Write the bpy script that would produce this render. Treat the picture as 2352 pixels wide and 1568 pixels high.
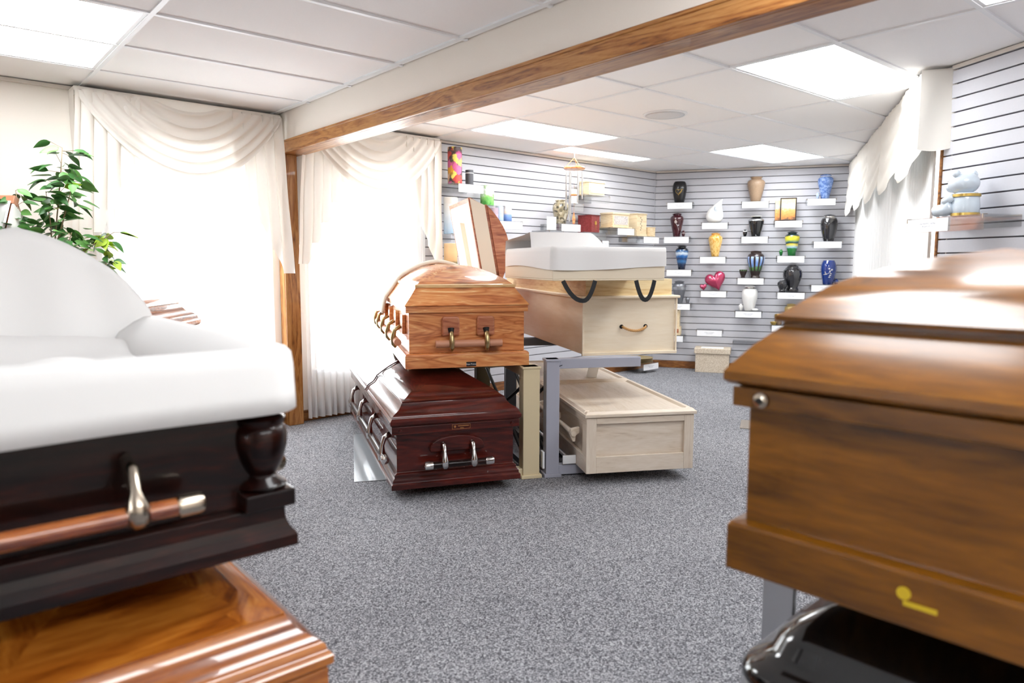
import bpy, math, random
from mathutils import Matrix, Vector

# ------------------------------------------------------------------ clear
for o in list(bpy.data.objects):
    bpy.data.objects.remove(o, do_unlink=True)
scene = bpy.context.scene
COL = scene.collection
PI = math.pi
CH = 1.24              # camera height
CE = 2.317             # ceiling height

# ------------------------------------------------------------------ camera
def make_camera():
    yaw, pitch, roll = math.radians(49.84), math.radians(5.85), math.radians(.1335)
    f0 = Vector((math.cos(yaw), math.sin(yaw), 0)); r0 = Vector((math.sin(yaw), -math.cos(yaw), 0)); u0 = Vector((0, 0, 1))
    F = f0*math.cos(pitch) - u0*math.sin(pitch)
    u = u0*math.cos(pitch) + f0*math.sin(pitch)
    Rr = r0*math.cos(roll) + u*math.sin(roll)
    U = u*math.cos(roll) - r0*math.sin(roll)
    cam = bpy.data.cameras.new('camera')
    cam.sensor_width = 36.0
    cam.lens = 1630.6*36/2352
    cam.shift_y = (770.95-784)/2352
    cam.clip_start = .02
    cam.dof.use_dof = True
    cam.dof.focus_distance = 4.6
    cam.dof.aperture_fstop = 2.6
    ob = bpy.data.objects.new('camera', cam); COL.objects.link(ob)
    m = Matrix.Identity(4)
    for i in range(3):
        m[i][0] = Rr[i]; m[i][1] = U[i]; m[i][2] = -F[i]
    m[0][3], m[1][3], m[2][3] = 0, 0, CH
    ob.matrix_world = m
    scene.camera = ob
make_camera()

# ------------------------------------------------------------------ world, exposure
PANEL_L = 8.0          # radiance of the ceiling light panels
SKY_L = 6.5           # overcast sky outside the windows
w = bpy.data.worlds.new('overcast'); scene.world = w; w.use_nodes = True
bg = w.node_tree.nodes['Background']
bg.inputs[0].default_value = (.93, .97, 1, 1); bg.inputs[1].default_value = SKY_L
vs = scene.view_settings
vs.view_transform = 'Standard'; vs.look = 'None'; vs.gamma = 1.0; vs.exposure = 1.1; vs.use_curve_mapping = False
scene.cycles.max_bounces = 8
scene.cycles.diffuse_bounces = 5
scene.cycles.glossy_bounces = 3
scene.cycles.transmission_bounces = 4
scene.cycles.use_adaptive_sampling = True
scene.cycles.use_light_tree = False
scene.cycles.adaptive_min_samples = 20
scene.cycles.adaptive_threshold = 0.06
scene.cycles.transparent_max_bounces = 8
scene.cycles.sample_clamp_indirect = 6.0
scene.cycles.caustics_reflective = False
scene.cycles.caustics_refractive = False
try:
    scene.cycles.use_denoising = True
except Exception:
    pass

# ------------------------------------------------------------------ materials
def hx(h):
    h = h.lstrip('#'); v = [int(h[i:i+2], 16)/255 for i in (0, 2, 4)]
    return tuple((c/12.92 if c <= .04045 else ((c+.055)/1.055)**2.4) for c in v) + (1,)
MATS = {}
class NT:
    """thin helper round a node tree"""
    def __init__(s, name):
        s.m = bpy.data.materials.new(name); s.m.use_nodes = True
        s.t = s.m.node_tree; s.b = s.t.nodes['Principled BSDF']; s.o = s.t.nodes['Material Output']
    def n(s, typ, **kw):
        nd = s.t.nodes.new('ShaderNode'+typ)
        for k, v in kw.items():
            if k.startswith('i_'):
                nd.inputs[int(k[2:]) if k[2:].isdigit() else k[2:].replace('_', ' ')].default_value = v
            else: setattr(nd, k, v)
        return nd
    def l(s, a, b): s.t.links.new(a, b)
    def math(s, op, a, b=None, c=None):
        nd = s.n('Math', operation=op)
        for i, v in enumerate((a, b, c)):
            if v is None: continue
            if isinstance(v, (int, float)): nd.inputs[i].default_value = v
            else: s.l(v, nd.inputs[i])
        return nd.outputs[0]
    def ramp(s, fac, stops, interp='LINEAR'):
        nd = s.n('ValToRGB'); cr = nd.color_ramp; cr.interpolation = interp
        while len(cr.elements) < len(stops): cr.elements.new(.5)
        for e, (p, c) in zip(cr.elements, stops):
            e.position = p; e.color = hx(c) if isinstance(c, str) else c
        s.l(fac, nd.inputs[0]); return nd.outputs[0]
    def mix(s, fac, a, b, blend='MIX'):
        nd = s.n('Mix', data_type='RGBA', blend_type=blend)
        for i, v in ((0, fac), (6, a), (7, b)):
            if isinstance(v, (int, float)): nd.inputs[i].default_value = v
            elif isinstance(v, tuple): nd.inputs[i].default_value = v
            elif isinstance(v, str): nd.inputs[i].default_value = hx(v)
            else: s.l(v, nd.inputs[i])
        return nd.outputs[2]
    def coord(s, which='Object'): return s.n('TexCoord').outputs[which]
    def xyz(s, v):
        nd = s.n('SeparateXYZ'); s.l(v, nd.inputs[0]); return nd.outputs
    def noise(s, vec, scale, detail=4, rough=.55, dist=0):
        nd = s.n('TexNoise'); nd.inputs['Scale'].default_value = scale; nd.inputs['Detail'].default_value = detail
        nd.inputs['Roughness'].default_value = rough; nd.inputs['Distortion'].default_value = dist
        if vec is not None: s.l(vec, nd.inputs['Vector'])
        return nd.outputs[0]
    def bump(s, h, strength=.2, dist=.01):
        nd = s.n('Bump'); nd.inputs['Strength'].default_value = strength; nd.inputs['Distance'].default_value = dist
        s.l(h, nd.inputs['Height']); s.l(nd.outputs[0], s.b.inputs['Normal'])
    def set(s, color=None, rough=None, metal=None, coat=None, coat_rough=None, sheen=None, spec=None):
        b = s.b.inputs
        if color is not None:
            if isinstance(color, str): b['Base Color'].default_value = hx(color)
            elif isinstance(color, tuple): b['Base Color'].default_value = color
            else: s.l(color, b['Base Color'])
        if rough is not None: b['Roughness'].default_value = rough
        if metal is not None: b['Metallic'].default_value = metal
        if coat is not None: b['Coat Weight'].default_value = coat
        if coat_rough is not None: b['Coat Roughness'].default_value = coat_rough
        if sheen is not None: b['Sheen Weight'].default_value = sheen
        if spec is not None: b['Specular IOR Level'].default_value = spec
        return s.m

def plain(name, color, rough=.5, metal=0., coat=0., coat_rough=.05, sheen=0., spec=None):
    t = NT(name); return t.set(color, rough, metal, coat, coat_rough, sheen, spec)

def wood(name, stops, rough=.35, coat=.6, grain='auto', scale=1.0, knots=0., coat_rough=.04, dist=1.2, seed=0., figure=.5, finew=.55, coat_ior=1.5, spec=.5):
    """stops: list of colours dark -> light"""
    t = NT(name)
    tc = t.n('TexCoord'); X = t.xyz(tc.outputs['Object'])
    if grain == 'auto':
        N = t.xyz(tc.outputs['Normal'])
        fx = t.math('LESS_THAN', t.math('ABSOLUTE', N[1]), t.math('ADD', t.math('ABSOLUTE', N[0]), .06))   # not an end face -> grain along y
        al = t.math('ADD', t.math('MULTIPLY', X[1], fx), t.math('MULTIPLY', X[0], t.math('SUBTRACT', 1., fx)))
        ac = t.math('ADD', t.math('MULTIPLY', X[0], fx), t.math('MULTIPLY', X[1], t.math('SUBTRACT', 1., fx)))
        a1, a2, a3 = al, ac, X[2]
    else:
        i = 'xyz'.index(grain); a1, a2, a3 = X[i], X[(i+1) % 3], X[(i+2) % 3]
    cb = t.n('CombineXYZ')
    t.l(t.math('MULTIPLY', a1, .13*scale), cb.inputs[0]); t.l(t.math('MULTIPLY', a2, scale), cb.inputs[1]); t.l(t.math('ADD', t.math('MULTIPLY', a3, scale), seed), cb.inputs[2])
    big = t.noise(cb.outputs[0], 5.5, 3, .5, dist)
    fine = t.noise(cb.outputs[0], 70, 3, .6, .3)
    rings = t.math('FRACT', t.math('MULTIPLY', big, 7.0))
    rings = t.math('PINGPONG', rings, .5)
    v = t.math('ADD', t.math('MULTIPLY_ADD', t.math('SUBTRACT', rings, .25), figure*1.3, .52), t.math('MULTIPLY', t.math('SUBTRACT', fine, .5), finew))
    v = t.math('ADD', v, t.math('MULTIPLY', t.math('SUBTRACT', big, .5), .7))
    n = len(stops)
    col = t.ramp(v, [(.2+.6*k/(n-1), c) for k, c in enumerate(stops)])
    if knots:
        cb2 = t.n('CombineXYZ')
        t.l(t.math('MULTIPLY', a1, .5), cb2.inputs[0]); t.l(a2, cb2.inputs[1]); t.l(a3, cb2.inputs[2])
        vo = t.n('TexVoronoi'); vo.inputs['Scale'].default_value = 9.0; t.l(cb2.outputs[0], vo.inputs['Vector'])
        k = t.ramp(vo.outputs['Distance'], [(.0, (1, 1, 1, 1)), (.18, (.75, .75, .75, 1)), (.34, (0, 0, 0, 1))])
        gate = t.math('GREATER_THAN', t.xyz(vo.outputs['Color'])[0], .55)
        col = t.mix(t.math('MULTIPLY', t.math('MULTIPLY', k, gate), knots), col, '#552310' if name.startswith('cedar') else '#a06c34', 'MIX')
    t.set(col, rough, 0, coat, coat_rough, spec=spec)
    t.b.inputs['Coat IOR'].default_value = coat_ior
    t.bump(fine, .04, .002)
    return t.m

M = MATS
# --- room
def m_carpet():
    t = NT('grey_carpet'); o = t.coord()
    vo = t.n('TexVoronoi'); vo.inputs['Scale'].default_value = 230; t.l(o, vo.inputs['Vector'])
    a = t.xyz(vo.outputs['Color'])[0]; b = t.noise(o, 300, 2, .6); c = t.noise(o, .8, 2, .5)
    v = t.math('ADD', t.math('MULTIPLY', a, .4), t.math('ADD', t.math('MULTIPLY', b, .6), t.math('MULTIPLY', t.math('SUBTRACT', c, .5), .12)))
    col = t.ramp(v, [(.30, '#404045'), (.50, '#7b7b80'), (.70, '#bbbbbf')])
    t.set(col, .95, spec=.15); t.bump(b, .2, .003); return t.m
M['carpet'] = m_carpet()
def m_wall():
    t = NT('cream_wall'); o = t.coord(); a = t.noise(o, 220, 3, .6)
    t.set(t.mix(a, '#ebe3d9', '#f0e9e0'), .85, spec=.2); t.bump(a, .08, .002); return t.m
M['wall'] = m_wall()
def m_tile():
    t = NT('ceiling_tile_board'); o = t.coord(); a = t.noise(o, 150, 4, .65); b = t.noise(o, 600, 2, .5)
    t.set(t.mix(a, '#f3f2f2', '#f8f7f7'), .9, spec=.15); t.bump(b, .12, .002); return t.m
M['tile'] = m_tile()
M['tbar'] = plain('white_grid_metal', '#eceef0', .45)
M['slab'] = plain('dark_plenum', '#6a6662', .9)
t = NT('light_diffuser'); e = t.n('Emission'); e.inputs[0].default_value = (.955, .98, 1, 1); e.inputs[1].default_value = PANEL_L
t.l(e.outputs[0], t.o.inputs[0]); M['diffuser'] = t.m
def m_slat():
    t = NT('grey_slat_board'); o = t.coord(); a = t.noise(o, 90, 4, .7); b = t.noise(o, 2.0, 2, .5)
    t.set(t.mix(t.math('MULTIPLY_ADD', a, .6, t.math('MULTIPLY', b, .4)), '#bfbfc5', '#cdcdd3'), .55, spec=.35); return t.m
M['slat'] = m_slat()
M['groove'] = plain('slat_groove_dark', '#6c6a70', .8)
M['trimwood'] = wood('oak_trim', ['#5e3313', '#99602c', '#b07a41', '#bd8a50'], .38, .35, 'y', 1.6, figure=.45)
M['postwood'] = wood('oak_post', ['#5a3314', '#97602e', '#ac7840', '#b98850'], .4, .3, 'z', 1.6, figure=.45, seed=3)
M['baseboard'] = wood('oak_baseboard', ['#4a2610', '#84501f', '#a2703a'], .4, .3, 'x', 1.5)
M['frame'] = plain('white_window_frame', '#eef0f2', .4)
def m_glass():
    t = NT('window_glass'); tr = t.n('BsdfTransparent'); gl = t.n('BsdfGlossy'); gl.inputs['Roughness'].default_value = .02
    mx = t.n('MixShader'); mx.inputs[0].default_value = .05
    t.l(tr.outputs[0], mx.inputs[1]); t.l(gl.outputs[0], mx.inputs[2]); t.l(mx.outputs[0], t.o.inputs[0]); return t.m
M['glass'] = m_glass()
def cloth(name, color, transp, transl, fine=0.):
    t = NT(name)
    d = t.n('BsdfDiffuse'); d.inputs[0].default_value = hx(color)
    tl = t.n('BsdfTranslucent'); tl.inputs[0].default_value = hx(color)
    m1 = t.n('MixShader'); m1.inputs[0].default_value = transl
    t.l(d.outputs[0], m1.inputs[1]); t.l(tl.outputs[0], m1.inputs[2])
    if transp > 0:
        tr = t.n('BsdfTransparent'); m2 = t.n('MixShader'); m2.inputs[0].default_value = transp
        t.l(m1.outputs[0], m2.inputs[1]); t.l(tr.outputs[0], m2.inputs[2]); t.l(m2.outputs[0], t.o.inputs[0])
    else: t.l(m1.outputs[0], t.o.inputs[0])
    return t.m
M['sheer'] = cloth('white_sheer', '#f6f7f8', .38, .45)
M['drape'] = cloth('ivory_drape', '#f1ece5', 0, .10)
M['ivory'] = cloth('ivory_balloon_cloth', '#ebe7df', 0, .02)
M['pleats'] = cloth('white_pleated_sheer', '#e6e6e5', 0, .02)
# --- fabrics
M['white_cloth'] = plain('white_crepe', '#e8e7e6', .75, sheen=.1)
M['cream_cloth'] = plain('cream_velvet', '#efe6d6', .8, sheen=.3)
# --- woods
M['cedar'] = wood('cedar', ['#86401e', '#c2713c', '#d88c52', '#e29d62', '#f3cf98'], .36, .4, 'auto', 1.3, knots=.8, dist=2.0, figure=.48, finew=.35)
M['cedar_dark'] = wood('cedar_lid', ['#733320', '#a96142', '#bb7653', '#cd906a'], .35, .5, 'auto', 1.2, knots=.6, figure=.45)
M['cedar_pale'] = wood('cedar_sapwood', ['#a86a38', '#e3bd84', '#eed2a2'], .35, .4, 'x', 1.2)
M['dowel'] = plain('rosy_dowel', '#c48a6c', .45)
M['mahog'] = wood('mahogany', ['#1a0504', '#3a100b', '#4e1811', '#642216'], .3, 1.0, 'auto', 1.4, coat_rough=.02, figure=.35, coat_ior=1.36, spec=.15)
M['mahog_dk'] = wood('dark_mahogany', ['#060101', '#120504', '#200a06', '#38140a'], .3, .55, 'auto', 1.4, coat_rough=.05, figure=.35, coat_ior=1.36, spec=.15)
M['oakc'] = wood('oak_casket_finish', ['#331b02', '#5f3806', '#7a4a09', '#945e10'], .3, .7, 'auto', .9, coat_rough=.18, figure=.25, dist=1, spec=.25)
M['honey'] = wood('honey_maple', ['#4c2006', '#8a4712', '#a65f1d', '#bf772b'], .22, 1.0, 'auto', 1.1, coat_rough=.02, figure=.45)
M['walnut'] = wood('red_walnut', ['#3a160a', '#703018', '#9a5428', '#b46c34'], .22, 1.0, 'auto', 2.0, coat_rough=.02)
M['black'] = plain('black_lacquer', '#070708', .15, 0, 1.0, .02)
M['pine'] = wood('pine', ['#b98a50', '#dcc08e', '#e8d2a4', '#eedcb4'], .5, .15, 'auto', 1.2, knots=.75, figure=.3)
M['ply'] = wood('birch_ply', ['#d6c19f', '#e6d6bc', '#ebddc6', '#f0e4d0'], .5, .1, 'auto', .8, figure=.18)
M['washed'] = wood('washed_oak', ['#bda892', '#d8c8b4', '#e0d2c1', '#e7dbcc'], .45, .2, 'auto', 1.5, figure=.2)
M['washed_v'] = wood('washed_oak_upright', ['#bba690', '#d6c5b1', '#ded0be', '#e5d8c8'], .45, .2, 'z', 1.5, figure=.2)
M['lightwood'] = wood('light_boxwood', ['#c9a878', '#e4cfa9', '#eddcbd'], .5, .1, 'auto', 2.0, figure=.25)
M['card'] = plain('kraft_board', '#eadcc4', .7)
M['lit_walnut'] = plain('lit_walnut_rim', '#b97b5c', .4, coat=.3)  # walnut lid edge with its lit orange look put into the colour
# --- metals and other
M['chrome'] = plain('chrome', '#d8d6d4', .12, 1.0)
M['nickel'] = plain('antique_nickel', '#b9ac9c', .22, 1.0)
M['brass'] = plain('antique_brass', '#b8a276', .28, 1.0)
M['gold'] = plain('gold_leaf', '#d9b96a', .3, 1.0)
M['silver'] = plain('silver_leaf', '#d4d2d6', .3, .8)
M['iron'] = plain('black_iron', '#141414', .5, .3)
M['beige_paint'] = plain('beige_painted_steel', '#d8c8a4', .45)
M['grey_paint'] = plain('grey_painted_steel', '#a5a7b4', .45)
M['dgrey_paint'] = plain('slate_painted_steel', '#5a5e66', .5)
M['olive_paint'] = plain('olive_painted_steel', '#6a6042', .5)
M['steel'] = plain('brushed_steel', '#b4b5b8', .28, .9)
M['strap'] = plain('black_webbing', '#17181b', .7)
M['rope'] = plain('sisal_rope', '#c79a63', .8)
def m_acrylic():
    t = NT('clear_acrylic'); tr = t.n('BsdfTransparent'); tr.inputs[0].default_value = (.97, .975, .98, 1)
    gl = t.n('BsdfGlossy'); gl.inputs['Roughness'].default_value = .06
    lw = t.n('LayerWeight'); lw.inputs[0].default_value = .35
    mx = t.n('MixShader'); t.l(t.math('MULTIPLY_ADD', lw.outputs['Fresnel'], .3, .03), mx.inputs[0])
    t.l(tr.outputs[0], mx.inputs[1]); t.l(gl.outputs[0], mx.inputs[2]); t.l(mx.outputs[0], t.o.inputs[0]); return t.m
M['acrylic'] = m_acrylic()
def m_mat():
    t = NT('clear_floor_sheet'); tr = t.n('BsdfTransparent'); tr.inputs[0].default_value = (.9, .93, .95, 1)
    gl = t.n('BsdfGlossy'); gl.inputs['Roughness'].default_value = .12
    lw = t.n('LayerWeight'); lw.inputs[0].default_value = .5
    mx = t.n('MixShader'); t.l(t.math('MULTIPLY_ADD', lw.outputs['Fresnel'], .6, .12), mx.inputs[0])
    df = t.n('BsdfDiffuse'); df.inputs[0].default_value = hx('#dfe5ea'); m0 = t.n('MixShader'); m0.inputs[0].default_value = .55
    t.l(tr.outputs[0], m0.inputs[1]); t.l(df.outputs[0], m0.inputs[2])
    t.l(m0.outputs[0], mx.inputs[1]); t.l(gl.outputs[0], mx.inputs[2]); t.l(mx.outputs[0], t.o.inputs[0]); return t.m
M['sheet'] = m_mat()
def m_sign():
    """white price card with faint grey print (object coordinates: x along, z up)"""
    t = NT('price_card'); X = t.xyz(t.coord())
    def band(v, c, h): return t.math('LESS_THAN', t.math('ABSOLUTE', t.math('SUBTRACT', v, c)), h)
    nz = t.n('TexNoise'); nz.inputs['Scale'].default_value = 260; t.l(t.coord(), nz.inputs['Vector'])
    ink = t.math('GREATER_THAN', nz.outputs[0], .5)
    l1 = t.math('MULTIPLY', band(X[2], .043, .004), band(X[0], 0, .055))
    l2 = t.math('MULTIPLY', band(X[2], .029, .004), band(X[0], 0, .035))
    lines = t.math('MULTIPLY', t.math('MAXIMUM', l1, l2), ink)
    t.set(t.mix(lines, '#f7f8fa', '#b9bcc4'), .4); return t.m
M['sign'] = m_sign()
M['paper'] = plain('white_paper', '#f6f6f4', .7)
M['plate_gold'] = plain('gilded_plate', '#c3ab72', .35, .6)
def m_speckle(name, a, b, scale=60, rough=.6):
    t = NT(name); o = t.coord(); n = t.noise(o, scale, 4, .7)
    t.set(t.mix(t.ramp(n, [(.42, (0, 0, 0, 1)), (.58, (1, 1, 1, 1))]), a, b), rough); return t.m
M['linen'] = m_speckle('speckled_linen', '#bfae97', '#ded2c0', 130, .85)
M['leather'] = m_speckle('red_leatherette', '#7e2a28', '#93383a', 60, .45)
# --- urn finishes
M['u_black'] = plain('urn_black', '#0d0c0e', .22, 0, .8)
M['u_matblack'] = plain('urn_satin_black', '#141315', .35, 0, .3)
M['u_burg'] = plain('urn_burgundy', '#420d1a', .2, .2, 1.0)
M['u_pewter'] = plain('urn_pewter', '#8e9095', .35, .8)
M['u_pewter_lt'] = plain('urn_pewter_band', '#c7c9cc', .25, .9)
M['u_white'] = plain('urn_white', '#f2f1ee', .3, 0, .5)
M['u_bronze'] = m_speckle('urn_bronze', '#8d745d', '#a28a72', 200, .42)
M['u_pink'] = plain('urn_pink', '#b83a5f', .25, .45, .8)
M['u_brown'] = plain('urn_dark_brown', '#33241f', .4)
M['u_granite'] = m_speckle('urn_dark_granite', '#161619', '#2c2b30', 300, .15); M['u_granite'].node_tree.nodes['Principled BSDF'].inputs['Coat Weight'].default_value = 1.0
M['u_blue'] = plain('urn_cobalt', '#12337f', .15, 0, 1.0)
M['u_bear'] = plain('bear_glaze', '#cdd8e2', .25, 0, .6)
def m_bands(name, stops, zs, noise_amp=.0, scale=14, rough=.18, coat=.8):
    """colour by height (object z scaled by zs) warped by noise"""
    t = NT(name); o = t.coord(); X = t.xyz(o)
    v = t.math('MULTIPLY', X[2], zs)
    if noise_amp:
        n = t.noise(o, scale, 4, .6); v = t.math('ADD', v, t.math('MULTIPLY', t.math('SUBTRACT', n, .5), noise_amp))
    t.set(t.ramp(v, stops), rough, 0, coat); return t.m
M['u_scene'] = m_bands('urn_blue_scene', [(0, '#0a1020'), (.2, '#122a4a'), (.32, '#2f6ea6'), (.42, '#0f2f5c'), (.55, '#2a6bb0'), (.66, '#d8e6f0'), (.74, '#2b5f95'), (.82, '#06090f'), (1, '#050608')], 1/.28, .22, 12)
M['u_landscape'] = m_bands('urn_green_landscape', [(0, '#0d5a22'), (.28, '#1d7a30'), (.33, '#9fc3dd'), (.44, '#e8d94a'), (.5, '#16242a'), (.54, '#2a6a70'), (.64, '#cfd23a'), (.76, '#e2cf3c'), (.82, '#123030'), (1, '#0c1e22')], 1/.27, .16, 10)
M['u_sky'] = m_speckle('urn_sky_blue', '#4f6fae', '#8ba6d6', 34, .2)
def m_gold_urn():
    t = NT('urn_golden'); o = t.coord(); X = t.xyz(o)
    cb = t.n('CombineXYZ'); t.l(t.math('MULTIPLY', X[0], 1.), cb.inputs[0]); t.l(t.math('MULTIPLY', X[1], 1.), cb.inputs[1]); t.l(t.math('MULTIPLY', X[2], .35), cb.inputs[2])
    n = t.noise(cb.outputs[0], 60, 4, .6)
    v = t.math('ADD', n, t.math('MULTIPLY', X[2], 1.0))
    t.set(t.ramp(v, [(.36, '#8a4a0c'), (.5, '#e6b45a'), (.62, '#f2d086'), (.8, '#dd9a36')]), .2, 0, .7); return t.m
M['u_golden'] = m_gold_urn()
def m_drip():
    t = NT('urn_blue_drips'); o = t.coord(); X = t.xyz(o)
    ang = t.math('ARCTAN2', X[0], X[1])
    st = t.math('SINE', t.math('MULTIPLY', ang, 11))
    lo = t.math('GREATER_THAN', X[2], .075); hi = t.math('LESS_THAN', X[2], .235)
    m = t.math('MULTIPLY', t.math('MULTIPLY', lo, hi), t.math('GREATER_THAN', st, -.2))
    n = t.noise(o, 30, 2, .5)
    top = t.ramp(t.math('ADD', t.math('MULTIPLY', X[2], 3.2), t.math('MULTIPLY', n, .3)), [(.35, '#2c4a2c'), (.5, '#5c8c4c'), (.6, '#6d92cf'), (.9, '#a9c2ec')])
    t.set(t.mix(m, '#2e211e', top), .3, 0, .5); return t.m
M['u_drip'] = m_drip()
def m_mosaic():
    t = NT('urn_shell_mosaic'); vo = t.n('TexVoronoi'); vo.inputs['Scale'].default_value = 42; t.l(t.coord(), vo.inputs['Vector'])
    c = t.ramp(t.xyz(vo.outputs['Color'])[0], [(0, '#2c2a22'), (.25, '#7d745c'), (.5, '#b9ad90'), (.75, '#8b7f63'), (1, '#e6dfc8')])
    t.set(c, .3, 0, .6); return t.m
M['u_mosaic'] = m_mosaic()
def m_print(name, stops, scale, warp=.5, zs=3.0):
    t = NT(name); o = t.coord(); X = t.xyz(o); n = t.noise(o, scale, 3, .6, .6)
    v = t.math('ADD', t.math('MULTIPLY', X[2], zs), t.math('MULTIPLY', t.math('SUBTRACT', n, .5), warp))
    t.set(t.ramp(v, stops), .5); return t.m
def m_roses():
    t = NT('rose_print'); o = t.coord()
    vo = t.n('TexVoronoi'); vo.inputs['Scale'].default_value = 15; nn_ = t.n('TexNoise'); nn_.inputs['Scale'].default_value = 25; t.l(o, nn_.inputs['Vector']); ad_ = t.n('VectorMath', operation='MULTIPLY_ADD'); t.l(nn_.outputs[1], ad_.inputs[0]); ad_.inputs[1].default_value = (.06, .06, .06); t.l(o, ad_.inputs[2]); t.l(ad_.outputs[0], vo.inputs['Vector'])
    sel = t.ramp(t.xyz(vo.outputs['Color'])[1], [(0, '#e8a92e'), (.3, '#f4e36a'), (.5, '#d9659c'), (.7, '#c9423a'), (.85, '#f0c8a0')], 'CONSTANT')
    n = t.noise(o, 60, 3, .6, 1)
    d = t.math('ADD', vo.outputs['Distance'], t.math('MULTIPLY', n, .25))
    t.set(t.mix(t.ramp(d, [(.66, (0, 0, 0, 1)), (.86, (1, 1, 1, 1))]), t.mix(t.math('MULTIPLY', n, .35), sel, '#7a2a24'), '#4a3a38'), .45); return t.m
M['p_roses'] = m_roses()
M['p_orchid'] = m_print('orchid_print', [(0, '#3e8a34'), (.25, '#86c46c'), (.45, '#f0eef2'), (.6, '#7fc06a'), (1, '#a8c9b4')], 18, .6)
M['p_mist'] = m_print('misty_lake_print', [(0, '#a9cbe6'), (.5, '#dfeaf2'), (1, '#f0efe8')], 8, .3)
M['p_field'] = m_print('sunset_field_print', [(0, '#c9a53a'), (.14, '#6f6a4a'), (.25, '#d9b27e'), (.6, '#f0cf9a'), (1, '#f2d6a8')], 12, .15, 5)
M['p_blue'] = m_print('pale_blue_print', [(0, '#a3b8dc'), (.5, '#c9d6ec'), (1, '#e4e9f2')], 6, .3, 5)
M['p_dusk'] = m_print('dusk_sea_print', [(0, '#4a6aa4'), (.35, '#7d9ccb'), (.5, '#f0cfae'), (.6, '#e8d6c6'), (1, '#9fb6d8')], 6, .08, 6)
M['p_autumn'] = m_print('autumn_print', [(0, '#4c4038'), (.18, '#d98a44'), (.4, '#e9a560'), (.55, '#b9c7c0'), (.75, '#f2d89a'), (1, '#f4e4b8')], 40, .5, 3.6)
M['p_etch'] = m_speckle('etched_panel', '#b9b0ac', '#d9d2cc', 70, .5)
M['darktube'] = plain('charcoal_tube', '#4a4a4f', .5)
M['leaf_dark'] = plain('leaf_dark', '#396a31', .4)
M['leaf_mid'] = plain('leaf_mid', '#5d9049', .4)
M['leaf_lime'] = plain('leaf_lime', '#a4c43a', .4)
M['bark'] = plain('twig_bark', '#8c7a5e', .8)
M['pot'] = plain('basket_pot', '#7a5a3a', .8)
M['label_black'] = plain('label_black', '#0b0b12', .4)
M['label_white'] = plain('label_white', '#f2f2f4', .5)
M['gold_ink'] = plain('gold_ink', '#a8703a', .5)
M['yellow_mark'] = plain('yellow_mark', '#c9a814', .6)
M['vent'] = plain('bronze_register', '#8b8178', .5, .3)
M['speaker'] = plain('speaker_white', '#d7d8da', .6)
M['pink_tube'] = plain('pink_tube', '#d9bcd2', .5)
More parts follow.
